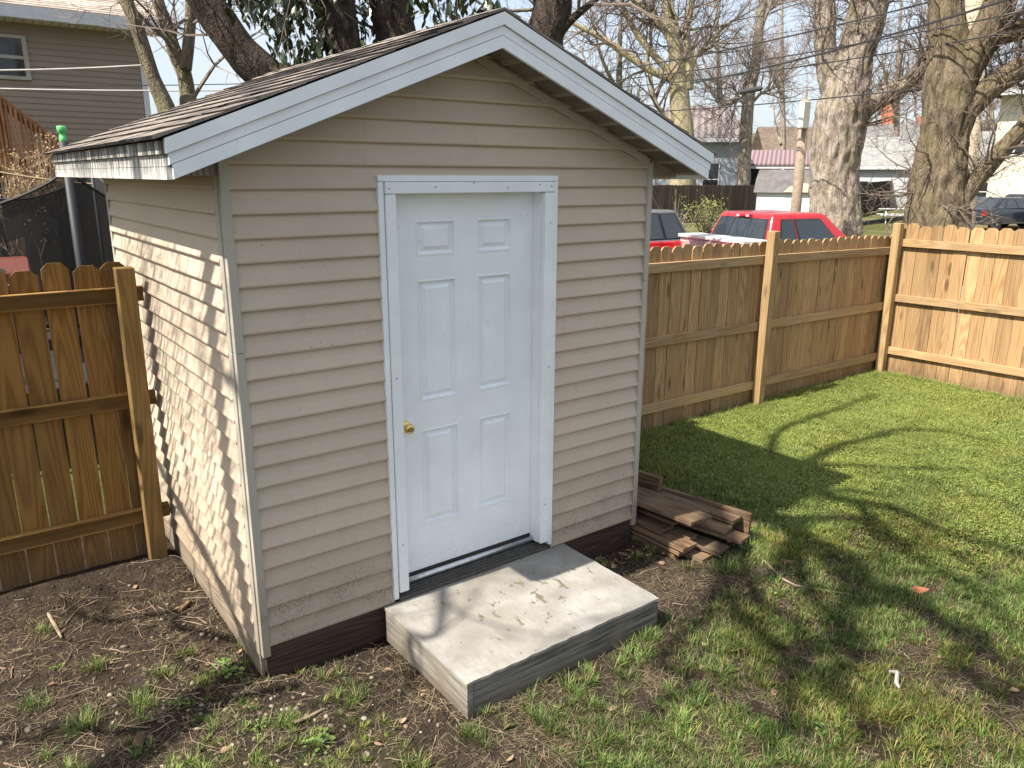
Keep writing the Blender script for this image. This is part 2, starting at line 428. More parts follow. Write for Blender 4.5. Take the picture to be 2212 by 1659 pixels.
gm = np_mesh('ground', gv, quads, m_ground(), {'turf': ('FLOAT', ga)}, smooth=True)
ground = bpy.data.objects.new('ground', gm); col.objects.link(ground); struct(ground)

# alley where the cars stand: a sheet just above the ground
M_ALLEY = plain('pale_gravel_alley', (.24, .21, .17), .95, 0, .25, 5, .4)
struct(MB().add([(8.9, 2.6, .004), (60, -4.5, .004), (62, 11, .004), (30, 13.2, .004), (8.9, 11.5, .004)], [(0,1,2,3,4)]).build('gravel_alley', M_ALLEY))

# ------------------------------------------------------------------ garden shed
W, D, E = 2.516, 2.462, .1016
Z0 = 2.406                                   # course line just above the door trim
XP, ZFB, SL = 1.268, 2.928, .391             # rake: peak x, bottom of fascia at peak, slope
XL, XR, YF, YB = -.235, 2.772, -.252, 2.715
zf = lambda x: ZFB-SL*abs(x-XP)
shed = thing('garden_shed', 'beige vinyl-sided garden shed with gabled shingle roof and white door', 'shed', (0, 0, 0))

def clip_poly(poly, f):                      # keep f(p) >= 0
    out = []
    for i in range(len(poly)):
        a, b = poly[i], poly[(i+1) % len(poly)]; fa, fb = f(a), f(b)
        if fa >= 0: out.append(a)
        if (fa >= 0) != (fb >= 0):
            t_ = fa/(fa-fb); out.append((a[0]+(b[0]-a[0])*t_, a[1]+(b[1]-a[1])*t_))
    return out
def siding(parent, s0, s1, zt, zb, to3, clip=None, seed=0, name='siding_board'):
    """one clapboard: s along the wall, tilted face standing proud at its foot"""
    n = max(2, int((s1-s0)/.2)); rnd = random.Random(seed); mb = MB()
    prof = [(0, .001), (.45, .010), (.78, .0195), (.88, .0235), (.95, .0236), (1, .0195), (1, .0005)]      # a rounded drip nose at the foot
    hh = zt+.006-zb
    def rows_at(x_):
        top = zt+.006
        if clip: top = min(top, ZFB-SL*abs(x_-XP)+.05)
        return top
    xs_ = [s0+(s1-s0)*i/n for i in range(n+1)]
    if clip:
        for z__ in (zb, zt+.006):
            h__ = (ZFB+.05-z__)/SL
            if h__ > 0: xs_ += [q for q in (XP-h__, XP+h__) if s0 < q < s1]
        if s0 < XP < s1: xs_.append(XP)
        xs_ = sorted(xs_); xs_ = [q for q in xs_ if rows_at(q) >= zb-1e-6]
    if len(xs_) < 2: return
    V = []; nr = len(prof)
    for i, x_ in enumerate(xs_):
        w_ = (rnd.random()-.5)*.0035; top = rows_at(x_)
        for k, d in prof:
            z__ = min(zt+.006-k*hh, top); V.append(to3(x_, z__, d+w_*k*(d > .001)))
    fs = [(i*nr+j, (i+1)*nr+j, (i+1)*nr+j+1, i*nr+j+1) for i in range(len(xs_)-1) for j in range(nr-1)]
    fs += [tuple(range(nr)), tuple((len(xs_)-1)*nr+j for j in range(nr))]
    mb.add(V, fs)
    if mb.f: return mb.build(name, M_SIDING, parent)
wall_f = subgroup('front_wall', shed); wall_l = subgroup('side_wall', shed); wall_r = subgroup('side_wall', shed); wall_b = subgroup('back_wall', shed)
front3 = lambda s_, z, d: (s_, -.004-d, z)
left3 = lambda s_, z, d: (.024-d, s_, z)
right3 = lambda s_, z, d: (W-.01+d, s_, z)
back3 = lambda s_, z, d: (s_, D+d, z)
cl = (lambda p: zf(p[0])+.045-p[1], lambda p: 1) if False else (lambda p: (ZFB-SL*(XP-p[0])+.05)-p[1], lambda p: (ZFB-SL*(p[0]-XP)+.05)-p[1])
sd_ = 0
for k in range(-5, 23):
    zt, zb = Z0-E*(k-1), Z0-E*k; sd_ += 1
    if k <= 1: siding(wall_f, .05, W-.03, zt, zb, front3, cl if k <= 1 else None, sd_)
    else:
        siding(wall_f, .05, .724, zt, zb, front3, None, sd_); siding(wall_f, 1.788, W-.03, zt, zb, front3, None, sd_+100)
    siding(wall_b, .05, W-.03, zt, zb, back3, cl if k <= 1 else None, sd_+200)
    if k >= 1:
        siding(wall_l, .045, D-.03, zt, zb, left3, None, sd_+300); siding(wall_r, .04, D-.03, zt, zb, right3, None, sd_+400)
# sheathing behind the boards
sh_ = MB()
sh_.prism([(.03, .0, .03), (.81, 0, .03), (.81, 0, 2.3), (1.73, 0, 2.3), (1.73, 0, .03), (W-.02, 0, .03), (W-.02, 0, 2.42), (XP, 0, ZFB+.04), (.03, 0, 2.42)], (0, .012, 0))
sh_.box((.028, .014, .03), (.05, D-.01, 2.45)); sh_.box((W-.04, .014, .03), (W-.018, D-.01, 2.45))
sh_.prism([(.05, D-.02, .03), (W-.04, D-.02, .03), (W-.04, D-.02, 2.42), (XP, D-.02, ZFB+.04), (.05, D-.02, 2.42)], (0, .016, 0))
sh_.build('wall_sheathing', M_GASKET, shed)
# corner posts: two flanges per corner, each in two lengths as the vinyl comes
def corner(x, y, sx, sy):
    zsplit = 1.62 if x < 1 else 1.75
    for (z0, z1, g) in ((.125, zsplit, 0), (zsplit+.002, 2.44, .0015)):
        mb = MB(); d = .0305+g
        mb.box((min(x, x+sx*.038), min(y-sy*d, y+sy*.002), z0), (max(x, x+sx*.038), max(y-sy*d, y+sy*.002), z1))
        mb.box((min(x-sx*(.001), x+sx*.008)-(.006 if sx > 0 else 0), min(y+sy*.003, y+sy*.052), z0+(.0)), (max(x-sx*.001, x+sx*.008)+(0 if sx > 0 else .006), max(y+sy*.003, y+sy*.052), z1))
        mb.build('corner_trim', M_CORNER, shed, bevel=.002)
corner(.012, -.001, 1, 1); corner(W+.004, -.001, -1, 1); corner(.012, D+.003, 1, -1); corner(W+.004, D+.003, -1, -1)
# skirt boards
for z0, z1 in ((-.03, .082), (.086, .176)):
    MB().box((.03, -.012+.004*(z0 < 0), z0), (W-.025, -.002, z1)).build('skirt_board', M_SKIRT, shed, bevel=.003)
MB().box((.012, .012, -.05), (.0275, D, .178)).build('skirt_board', M_SKIRT_SIDE, shed)
MB().box((W-.016, .025, -.05), (W-.004, D, .178)).build('skirt_board', M_SKIRT, shed)
# gable trim strip under the soffit
for sgn in (-1, 1):
    x1 = .03 if sgn < 0 else W-.02
    a = [(XP, -.026, ZFB+.012), (x1, -.026, zf(x1)+.012), (x1, -.026, zf(x1)-.03), (XP, -.026, ZFB-.032)]
    MB().prism(a, (0, .006, 0)).build('gable_trim_strip', M_STRIP, shed)
# roof
roof = subgroup('roof', shed)
RT = .150                                     # fascia depth
deck = MB()
deck.prism([(XL+.01, YF+.02, zf(XL)+.06), (XP, YF+.02, ZFB+.06), (XR-.01, YF+.02, zf(XR)+.06), (XR-.01, YF+.02, zf(XR)+RT-.004), (XP, YF+.02, ZFB+RT-.004), (XL+.01, YF+.02, zf(XL)+RT-.004)], (0, YB-YF-.04, 0))
deck.build('roof_deck', M_SHEATH, roof)
nrm_l = Vector((-SL, 0, 1)).normalized(); slen = math.hypot(XP-XL+.02, SL*(XP-XL+.02))
tabs = []
for v_ in range(3):
    mb = MB(); w_ = .302; h_ = .20; rr = random.Random(v_)
    # local x = down-slope, y = along the eave, z = up; lower edge thick
    mb.hexa([(0, .002, .002), (h_, .002, .004), (h_, w_, .004), (0, w_, .002), (0, .002, .006), (h_+rr.uniform(-.004, .004), .002, .0175), (h_+rr.uniform(-.004, .004), w_, .0175+rr.uniform(-.002, .003)), (0, w_, .006)])
    me_ = mb.mesh('shingle', M_SHINGLE); me_.materials.append(M_EDGE)
    for p_ in me_.polygons:
        if p_.center.x > h_-.004: p_.material_index = 1
    tabs.append(me_)
rows = int(slen/.142)+1
for side in (-1, 1):
    for i in range(rows):
        s0 = slen-.2+.018-i*.142; kx = 1
        if s0 < 0: kx = (s0+.2)/.2; s0 = 0
        if kx < .1: continue
        off = -(i % 2)*.152
        y = YF-.012+off
        while y < YB+.01:
            yc = max(y, YF-.012); ye = min(y+.304, YB+.012)
            if ye-yc > .03:
                sx_ = XP+side*s0*math.cos(math.atan(SL)); sz_ = ZFB+RT+.004-s0*math.sin(math.atan(SL))
                th = math.atan(SL)
                o = inst('shingle', random.choice(tabs), roof, (sx_, yc if side > 0 else ye, sz_+random.uniform(0, .0025)),
                         (0, th, 0) if side > 0 else (0, th, math.pi), (kx, (ye-yc)/.304, 1))
            y += .304
for i in range(11):
    y = YF-.012+i*.27; y2 = min(y+.3, YB+.012)
    mb = MB(); dz = .010
    for s_ in (-1, 1):
        mb.hexa([(XP, y, ZFB+RT+dz+.002), (XP+s_*.14, y, ZFB+RT+dz-.14*SL), (XP+s_*.14, y2, ZFB+RT+dz-.14*SL+.006), (XP, y2, ZFB+RT+dz+.008),
                 (XP, y, ZFB+RT+dz+.008), (XP+s_*.14, y, ZFB+RT+dz+.006-.14*SL), (XP+s_*.14, y2, ZFB+RT+dz+.012-.14*SL), (XP, y2, ZFB+RT+dz+.014)])
    mb.build('ridge_shingle', M_SHINGLE, roof)
# rake fascia: wide lower board, ribbed, with a narrower board above it
for yy, s_ in ((YF, 1), (YB, -1)):
    for side in (-1, 1):
        xe = XL if side < 0 else XR
        def band(o0, o1, d0, d1, xin=0):
            return [(XP, yy+s_*d0, ZFB+o0), (xe-xin*side, yy+s_*d0, zf(xe-xin*side)+o0), (xe-xin*side, yy+s_*d0, zf(xe-xin*side)+o1), (XP, yy+s_*d0, ZFB+o1)]
        p = band(0, .052, .0, 0, .02)
        # clipped toe: the lower corner is cut to the level of the eave
        MB().prism(p, (0, s_*.018, 0)).build('rake_board', M_TRIM, roof)
        MB().prism(band(.0545, .094, .0, 0, .01), (0, s_*.018, 0)).build('rake_board', M_TRIM, roof)
        MB().prism(band(.0965, .150, -.012, 0, 0), (0, s_*.03, 0)).build('drip_board', M_TRIM, roof)
# eave fascia
for x_, sgn, m_ in ((XL, -1, M_FASCIA_OLD), (XR, 1, M_TRIM)):
    zb_ = zf(x_)+.006; xa = x_ + (.0 if sgn < 0 else -.018)
    MB().box((xa, YF+.019, zb_), (xa+.018, YB-.019, zb_+.045)).build('eave_fascia', m_, roof)
    MB().box((xa+.002, YF+.019, zb_+.047), (xa+.016, YB-.019, zb_+.088)).build('eave_fascia', m_, roof)
    MB().box((xa-.010 if sgn < 0 else xa+.002, YF+.019, zb_+.09), (xa+.016 if sgn < 0 else xa+.028, YB-.019, zb_+.137)).build('drip_board', m_, roof)
# vented rake soffit in panels, and closed eave soffits
for side in (-1, 1):
    xe = XL+.02 if side < 0 else XR-.02
    n = 9
    for i in range(n):
        xa = XP+(xe-XP)*i/n; xb = XP+(xe-XP)*(i+1)/n
        o = MB().hexa([(xa, YF+.019, zf(xa)+.030), (xb-.004*side, YF+.019, zf(xb)+.030), (xb-.004*side, -.003, zf(xb)+.030), (xa, -.003, zf(xa)+.030),
                       (xa, YF+.019, zf(xa)+.04), (xb-.004*side, YF+.019, zf(xb)+.04), (xb-.004*side, -.003, zf(xb)+.04), (xa, -.003, zf(xa)+.04)]).build('soffit_panel', M_SOFFIT, roof)
        hb = MB(); L_ = abs(xb-xa)
        for r_ in range(9):
            for c_ in range(14):
                if r_ % 10 == 9: continue
                f_ = (r_+1.2)/11.2; xm = xa+(xb-xa)*f_; ym = YF+.03+.205*(c_+.5)/14; q = .0042
                hb.add([(xm-q, ym-q*.9, zf(xm-q)+.0275), (xm+q, ym-q*.9, zf(xm+q)+.0275), (xm+q, ym+q*.9, zf(xm+q)+.0275), (xm-q, ym+q*.9, zf(xm-q)+.0275)], [(0,1,2,3)])
        for f_ in (.33, .66):
            pass
        h = hb.build('vent_hole', M_HOLE, o); h['kind'] = 'stuff'
        xm = xb-.012*side
        MB().hexa([(xm, YF+.019, zf(xm)+.022), (xm+.010*side, YF+.019, zf(xm+.010*side)+.022), (xm+.010*side, -.003, zf(xm+.010*side)+.022), (xm, -.003, zf(xm)+.022),
                   (xm, YF+.019, zf(xm)+.031), (xm+.010*side, YF+.019, zf(xm+.01*side)+.031), (xm+.01*side, -.003, zf(xm+.01*side)+.031), (xm, -.003, zf(xm)+.031)]).build('soffit_rib', M_SOFFIT, o)
    xw = .03 if side < 0 else W-.02
    MB().box((min(xw, xe), .014, zf(xe)+.012), (max(xw, xe), D, zf(xe)+.022)).build('eave_soffit', M_SOFFIT, roof)
    tri = [(xw, -.002, zf(xe)+.012), (xe, -.002, zf(xe)+.012), (xe, -.002, zf(xe)+.03), (xw, -.002, zf(xw)+.03)]
    eo = MB().prism(tri, (0, .015, 0)).build('eave_return', M_SOFFIT, roof)
    rb = MB()
    for i in range(9):
        xm = xw+(xe-xw)*(i+.5)/10; top = zf(xm)+.026
        if top-(zf(xe)+.014) > .015: rb.box((xm-.006, -.008, zf(xe)+.014), (xm+.006, -.0025, top))
    rb.build('return_rib', M_SOFFIT, eo)

# door and its frame
ZT = 2.365
def trimbox(name, a, b, bev=.003, par=shed, m_=M_TRIM): return MB().box(a, b).build(name, m_, par, bevel=bev)
frame = subgroup('door_frame', shed)
trimbox('door_channel', (.719, -.032, .19), (.748, .0, ZT-.0305)); trimbox('door_channel', (1.767, -.032, .20), (1.793, .0, ZT-.0305))
trimbox('door_channel', (.719, -.033, ZT-.029), (1.793, .0, ZT))
trimbox('casing', (.751, -.040, .226), (.806, -.002, 2.2785), .004, frame); trimbox('casing', (1.700, -.040, .228), (1.764, -.002, 2.2785), .004, frame)
trimbox('casing', (.751, -.041, 2.281), (1.764, -.002, ZT-.031), .004, frame)
trimbox('door_jamb', (.792, .0, .226), (.808, .10, 2.30), .002, frame); trimbox('door_jamb', (1.700, .0, .226), (1.716, .10, 2.30), .002, frame)
trimbox('door_jamb', (.809, .0, 2.2815), (1.699, .10, 2.30), .002, frame)
for (x_, z_) in ((.77, 2.305), (1.02, 2.31), (1.24, 2.33), (1.45, 2.305), (1.66, 2.32), (1.74, 2.31), (1.735, 2.12), (1.74, 1.32), (1.73, .48), (.775, .5), (.775, 1.4)):
    MB().lathe([(.004, -.0015), (.0035, .0015)], (x_, -.042, z_), 'y', 8).build('screw', M_SCREW, frame)
door = subgroup('door', shed)
# slab face built as a grid with recessed, raised-field panels
panels = [(.967, 1.192, 1.975, 2.148), (1.330, 1.550, 1.975, 2.148), (.972, 1.192, 1.222, 1.855), (1.335, 1.550, 1.222, 1.852), (.972, 1.196, .522, 1.062), (1.335, 1.550, .518, 1.062)]
YD = .068
gx = [.809, .967, 1.194, 1.332, 1.551, 1.699]; gz = [.262, .52, 1.062, 1.222, 1.854, 1.975, 2.148, 2.2805]
sl = MB()
for i in range(5):
    for j in range(7):
        if i in (1, 3) and j in (1, 3, 5): continue
        sl.box((gx[i], YD, gz[j]), (gx[i+1], YD+.008, gz[j+1]))
sl.box((.809, YD+.026, .262), (1.699, YD+.04, 2.2805))
slab = sl.build('door_slab', M_DOOR, door)
for i in (1, 3):
    for j in (1, 3, 5):
        x0, x1, z0, z1 = gx[i], gx[i+1], gz[j], gz[j+1]
        mb = MB()
        def rect(ins, d): return [(x0+ins, YD+d, z0+ins), (x1-ins, YD+d, z0+ins), (x1-ins, YD+d, z1-ins), (x0+ins, YD+d, z1-ins)]
        levels = [(0, 0.0), (.002, -.004), (.007, -.004), (.011, .012), (.016, .017), (.023, .017), (.043, .003), (.045, .0), (.05, .0)]
        vs_ = []; fs = []
        for a, d in levels: vs_ += rect(a, d)
        for q in range(len(levels)-1):
            for c in range(4): fs.append((q*4+c, q*4+(c+1) % 4, q*4+4+(c+1) % 4, q*4+4+c))
        q = (len(levels)-1)*4; fs.append((q, q+1, q+2, q+3))
        mb.add(vs_, fs).build('door_panel', M_DOOR, slab)
kn = MB().lathe([(.030, 0), (.031, -.004), (.027, -.008), (.014, -.010), (.011, -.03), (.014, -.034), (.024, -.040), (.0265, -.050), (.024, -.060), (.013, -.064), (.009, -.0635)], (.868, YD, 1.103), 'y', 28).build('door_knob', M_BRASS, door, smooth=True)
MB().lathe([(.007, -.0625), (.006, -.066)], (.868, YD, 1.103), 'y', 12).build('keyhole', M_SCREW, kn)
MB().box((.809, YD-.004, .243), (1.699, YD+.04, .259)).build('door_sweep', M_HOLE, door)
thr = MB().tube([(.809, .045, .233), (1.699, .045, .233)], .016, 14).build('threshold_bar', M_ALU, shed, smooth=True)
MB().box((.809, .05, .2), (1.699, .12, .236)).build('threshold_plate', M_ALU, shed)
for i in range(4):
    MB().box((.752, -.038+.019*i, .178), (1.763, -.0225+.019*i, .196+.0055*i)).build('sill_slat', M_GASKET, shed, bevel=.002)
MB().box((.752, -.02, .15), (1.763, .06, .1775)).build('sill_base', M_GASKET, shed)
MB().box((.815, .13, .03), (1.70, .16, 2.28)).build('door_core', M_GASKET, door)

# ------------------------------------------------------------------ wooden step
sx0, sx1, sy, shh = .656, 1.886, -.822, .176
step = thing('wooden_step', 'low box step with peeling white top in front of the shed door', 'step', ((sx0+sx1)/2, sy/2, 0))
tp = MB(); NX, NY = 30, 18; rr = random.Random(5)
tv = []
for j in range(NY+1):
    for i in range(NX+1):
        x_ = sx0-.004+(sx1-sx0+.008)*i/NX; y_ = -.034+(sy-.006+.034)*j/NY
        if j == NY: y_ += rr.uniform(-.001, .007)
        if i == NX: x_ -= rr.uniform(0, .006)
        tv.append((x_, y_, shh+.0012*nz(x_, y_, 6)))
nb = len(tv); tv += [(x_, y_, shh-.014) for x_, y_, _ in tv]
fs = []
for j in range(NY):
    for i in range(NX):
        k = j*(NX+1)+i; fs += [(k, k+1, k+NX+2, k+NX+1), (nb+k, nb+k+NX+1, nb+k+NX+2, nb+k+1)]
for i in range(NX): fs += [(i, nb+i, nb+i+1, i+1)]; k = NY*(NX+1)+i; fs += [(k, k+1, nb+k+1, nb+k)]
for j in range(NY): a = j*(NX+1); b = a+NX+1; fs += [(a, b, nb+b, nb+a)]; a += NX; b += NX; fs += [(a, nb+a, nb+b, b)]
tp.add(tv, fs).build('step_top', M_STEP, step)
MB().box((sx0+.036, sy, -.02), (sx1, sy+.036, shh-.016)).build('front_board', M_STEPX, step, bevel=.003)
MB().box((sx0, sy-.001, -.02), (sx0+.034, -.04, shh-.0165)).build('side_board', M_STEPY, step, bevel=.003)
MB().box((sx1-.036, sy+.038, -.02), (sx1-.002, -.04, shh-.0165)).build('side_board', M_STEPY, step, bevel=.003)
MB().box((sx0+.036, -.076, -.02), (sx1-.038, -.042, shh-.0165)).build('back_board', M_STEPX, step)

# ------------------------------------------------------------------ stacked lumber beside the shed
def plank(name, label, x, y0, y1, z, w, h, rz=0, roll=0, pitch=0):
    mb = MB(); L_ = y1-y0; rr = random.Random(int(x*1000+z*7777)); h *= .78 if h < .06 else 1
    mb.hexa([(-w/2, 0, 0), (w/2, rr.uniform(-.004, .004), 0), (w/2, L_, 0), (-w/2, L_, 0), (-w/2, rr.uniform(-.004, .004), h), (w/2, rr.uniform(-.004, .004), h), (w/2, L_, h), (-w/2, L_, h)])
    o = mb.build(name, M_PLANK, None, bevel=.004); o.location = (x, y0, z); o.rotation_euler = (pitch, roll, rz)
    return tag(o, label, 'plank', 'old planks stacked beside the shed')
PL = [('dark plank at the very bottom of the pile, against the shed wall', 2.60, -.36, 1.2, .002, .13, .036, .0, 0),
      ('short-ended bottom plank nearest the grass clump at the pile', 2.70, -.50, 1.0, .004, .13, .036, .13, 0),
      ('low plank second from the ground on the shed side', 2.60, -.40, 1.2, .042, .14, .034, .02, 0),
      ('wet brown plank third from the ground on the shed side', 2.60, -.43, 1.15, .080, .14, .034, .03, 0),
      ('wide sunlit plank lying flat at the low front of the pile', 2.795, -.54, .9, .045, .14, .036, .16, 0),
      ('dark plank below the widest plank, poking out left of centre', 2.615, -.22, 1.2, .118, .14, .034, .03, 0),
      ('stubby offcut wedged in the middle of the pile', 2.715, -.36, .3, .085, .085, .036, .10, 0),
      ('sunlit board with a pale end in the middle right of the pile', 2.93, -.60, .9, .105, .12, .036, .20, .03),
      ('plank on the right, second below the sunlit top edge', 2.885, -.50, 1.0, .147, .11, .036, .17, -.02),
      ('plank with a square pale end near the right top of the pile', 2.985, -.49, 1.0, .185, .12, .036, .20, .02),
      ('plank hidden just under the widest plank of the pile', 2.71, -.24, 1.1, .160, .14, .036, .08, 0),
      ('widest weathered plank slanting across the top of the pile', 2.695, -.43, 1.25, .238, .235, .036, .10, .10),
      ('grey plank beneath the widest plank, showing at its right', 2.85, -.34, 1.1, .205, .14, .034, .14, .05),
      ('thin plank leaning along the back of the pile by the grass', 2.90, .12, 1.5, .215, .055, .10, .16, .2),
      ('plank standing on its edge at the right side of the pile', 3.075, -.52, .75, .03, .034, .20, .20, .06),
      ('half-buried plank end right of the pile in the grass', 3.23, -.40, .5, -.004, .13, .034, .28, 0),
      ('loose board lying on the ground past the upright plank', 3.36, -.37, .3, .0, .12, .03, .42, 0)]
for lab, x_, y0, y1, z_, w_, h_, rz, ro in PL: plank('plank', lab, x_, y0, y1, z_, w_, h_, rz, ro)

# ------------------------------------------------------------------ wooden fences
def picket_mesh(mat, h=1.83, w=.138, t_=.016, ear=.035):
    mb = MB(); mb.prism([(-w/2, 0, 0), (w/2, 0, 0), (w/2, 0, h-ear), (w/2-ear, 0, h), (-w/2+ear, 0, h), (-w/2, 0, h-ear)], (0, t_, 0)); return mb.mesh('picket', mat)
def fence_run(name, label, P0, P1, mats, h=1.83, pitch=.142, rails=(.33, .98, 1.66), posts=(), post_h=1.86, side=1, gap_var=.002, rail_mat=None, z0=0.0, post_w=.092, wv=.0, rail_off=0, drop=0):
    """pickets from P0 to P1; rails and posts on the camera side (side=+1 means to the right of the run direction)"""
    P0, P1 = Vector((*P0, 0)), Vector((*P1, 0)); d = (P1-P0); L_ = d.length; d.normalize(); nrm = Vector((d.y, -d.x, 0))*side
    t0 = thing(name, label, 'fence', (P0.x, P0.y, 0)); ang = math.atan2(d.y, d.x)
    pms = [picket_mesh(mats[0], h+e_, .139+w__) for e_, w__ in ((0, 0), (.008, -.003), (-.01, .0015), (.004, -.001))]
    n = int(L_/pitch); rr = random.Random(len(label))
    for i in range(n):
        p = P0+d*(pitch*(i+.5))+Vector((0, 0, z0-drop*(i+.5)/n+rr.uniform(-.012, .012)))
        inst('picket', rr.choice(pms), t0, p-nrm*rr.uniform(.0, .004), (rr.uniform(-.004, .004), rr.uniform(-.006, .006), ang), (1, 1, 1))
    rm = rail_mat or mats[1]
    for z_ in rails:
        q = [0]+[k for k in posts if 0.1 < k < L_-.1]+[L_]
        for a, b in zip(q[:-1], q[1:]):
            A, B = P0+d*(a+rail_off), P0+d*(b-.0); mb = MB()
            o0 = nrm*.0215
            mb.beam(A+o0+Vector((0, 0, z_-drop*a/L_+rr.uniform(-.008, .008))), B+o0+Vector((0, 0, z_-drop*b/L_+rr.uniform(-.008, .008))), .036, .088)
            mb.build('rail', rm, t0, bevel=.004)
    for k in posts:
        p = P0+d*k+nrm*(.041+post_w/2)
        mb = MB(); mb.prism([(-post_w/2, -post_w/2, -.1), (post_w/2, -post_w/2, -.1), (post_w/2, post_w/2, -.1), (-post_w/2, post_w/2, -.1)], (0, 0, post_h+.1))
        o = mb.build('post', mats[2], t0, local=True, bevel=.006); o.location = p-ORI[t0]; o.rotation_euler = (rr.uniform(-.012, .012), rr.uniform(-.012, .012), ang)
    return t0
PX1, PX2, PY = 5.83, 8.29, 1.425
fence_run('back_fence', 'shaded honey-brown picket fence running from the shed to the far corner post', (2.62, PY+.10), (PX2+.26, PY+.10), (M_PICKET, M_RAIL_X, M_POST), posts=(.76, PX1-2.62, PX2-2.62), rails=(.27, .90, 1.58), h=1.77, post_h=1.835, drop=.075)
fence_run('side_fence', 'sunlit golden picket fence on the right side of the lawn', (PX2+.07, PY+.10), (PX2+.30, -3.4), (M_PICKET, M_RAIL_Y, M_POST), posts=(2.5,), rails=(.30, .95, 1.60), h=1.82, side=1, rail_off=.0)
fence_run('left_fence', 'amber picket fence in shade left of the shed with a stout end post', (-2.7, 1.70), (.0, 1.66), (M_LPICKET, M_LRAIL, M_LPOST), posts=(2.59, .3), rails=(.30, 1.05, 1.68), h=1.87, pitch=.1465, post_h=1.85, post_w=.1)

# ------------------------------------------------------------------ grass, clover, litter
def m_blade(name, gloss=.5, transl=.35):
    t = NT(name); a = t.n('ShaderNodeAttribute', attribute_name='tint').outputs['Color']
    t.fin(a, gloss, 0, .25)
    tr = t.n('ShaderNodeBsdfTranslucent'); t.l(a, tr.inputs[0]); mx = t.n('ShaderNodeMixShader'); mx.inputs[0].default_value = transl
    t.l(t.p.outputs[0], mx.inputs[1]); t.l(tr.outputs[0], mx.inputs[2]); t.l(mx.outputs[0], t.out.inputs[0]); return t.m
M_BLADE = m_blade('grass_blade')
M_LITTER = m_blade('dry_litter', .8, .12)
def blades(name, label, cat, P, H, Wd, lean_dir, lean, tint, mat, tip=.15, flat=1.0):
    n = len(P); lx, ly = np.cos(lean_dir), np.sin(lean_dir)
    sx_, sy_ = -ly, lx
    v = np.zeros((n, 5, 3), np.float32)
    for k, (f, wf) in enumerate(((0, .9), (0, .9), (.55, .8), (.55, .8), (1, 0))):
        sg = (-1, 1, -1, 1, 0)[k]
        hor = lean*H*f**1.7; z = flat*H*f*np.sqrt(np.clip(1-(lean*f*.7)**2, .05, 1))
        v[:, k, 0] = P[:, 0]+lx*hor+sg*sx_*Wd*wf/2; v[:, k, 1] = P[:, 1]+ly*hor+sg*sy_*Wd*wf/2; v[:, k, 2] = P[:, 2]+z-.002
    b = (np.arange(n)*5)[:, None]
    q = (b+np.array([[0, 1, 3, 2]])).astype(np.int32); tr = (b+np.array([[2, 3, 4]])).astype(np.int32)
    tc = np.repeat(tint[:, None, :], 5, 1).copy(); tc[:, :2] *= .85; tc[:, 4] *= 1.15
    c4 = np.concatenate([tc, np.ones((n, 5, 1))], 2)
    me = np_mesh(name, v.reshape(-1, 3), [q, tr], mat, {'tint': ('FLOAT_COLOR', c4.reshape(-1, 4))})
    o = bpy.data.objects.new(name, me); col.objects.link(o); return tag(o, label, cat, kind='stuff')
# tabulated turf amount and height for fast lookup
TX, TY = np.arange(-2.0, 8.8, .03), np.arange(-3.2, 1.6, .03)
TG = np.array([[grass_amount(a, b) for a in TX] for b in TY], np.float32); TZ = np.array([[ground_z(a, b) for a in TX] for b in TY], np.float32)
CL = np.array([[nz(a, b, 2.6, 21)+.6*nz(a, b, 7, 4) for a in TX] for b in TY], np.float32)
def look(T, x_, y_): return T[np.clip(((y_+3.2)/.03).astype(int), 0, len(TY)-1), np.clip(((x_+2.0)/.03).astype(int), 0, len(TX)-1)]
def blocked(x_, y_):
    b = (x_ > -.0) & (x_ < W) & (y_ > -.01) & (y_ < D)
    b |= (x_ > sx0-.01) & (x_ < sx1+.01) & (y_ > sy-.01) & (y_ < 0)
    b |= (x_ > 2.53) & (x_ < 3.1+.1*(y_ < -.2)) & (y_ > -.46) & (y_ < 1.0) & (x_ < 3.0-.3*(y_ > 0)*y_)
    b |= (y_ > 1.52-.0*x_) & (x_ > 2.5); b |= (x_ > 8.32-.05*(y_-1.5))
    b |= (x_ < 0) & (y_ > 1.6)
    return b
def wedge(x_, y_, m_=.5):                       # near the view only: a step to either side included
    az = np.arctan2(x_-CAM.x, y_-CAM.y); r_ = np.hypot(x_-CAM.x, y_-CAM.y)
    return (az > YAW-math.radians(36)-m_/r_) & (az < YAW+math.radians(37)+m_/r_) & (r_ > 2.4)
GREENS = np.array([(.055, .125, .02), (.095, .185, .032), (.155, .235, .052), (.045, .095, .022), (.25, .30, .09)])
def grass_tint(n, x_, y_):
    k = RNG.integers(0, len(GREENS), n); c = GREENS[k]*RNG.uniform(.75, 1.25, (n, 1))
    straw = RNG.random(n) < .17; c[straw] = np.array((.34, .27, .14))*RNG.uniform(.6, 1.2, (straw.sum(), 1))
    pv = look(CL, x_*.45+.3, y_*.45-.4); c = c*(1+.45*np.clip(pv, -.9, .9))[:, None]; ye = np.clip(look(CL, x_*.35-.2, y_*.35+.2)*1.4, 0, .7)[:, None]; c = c*(1-ye)+c*np.array((1.45, 1.12, .9))*ye
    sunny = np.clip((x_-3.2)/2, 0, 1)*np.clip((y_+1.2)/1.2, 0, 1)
    c = c*(1-.5*sunny[:, None])+np.array((.33, .375, .10))*RNG.uniform(.7, 1.3, (n, 1))*(.5*sunny[:, None]); return c
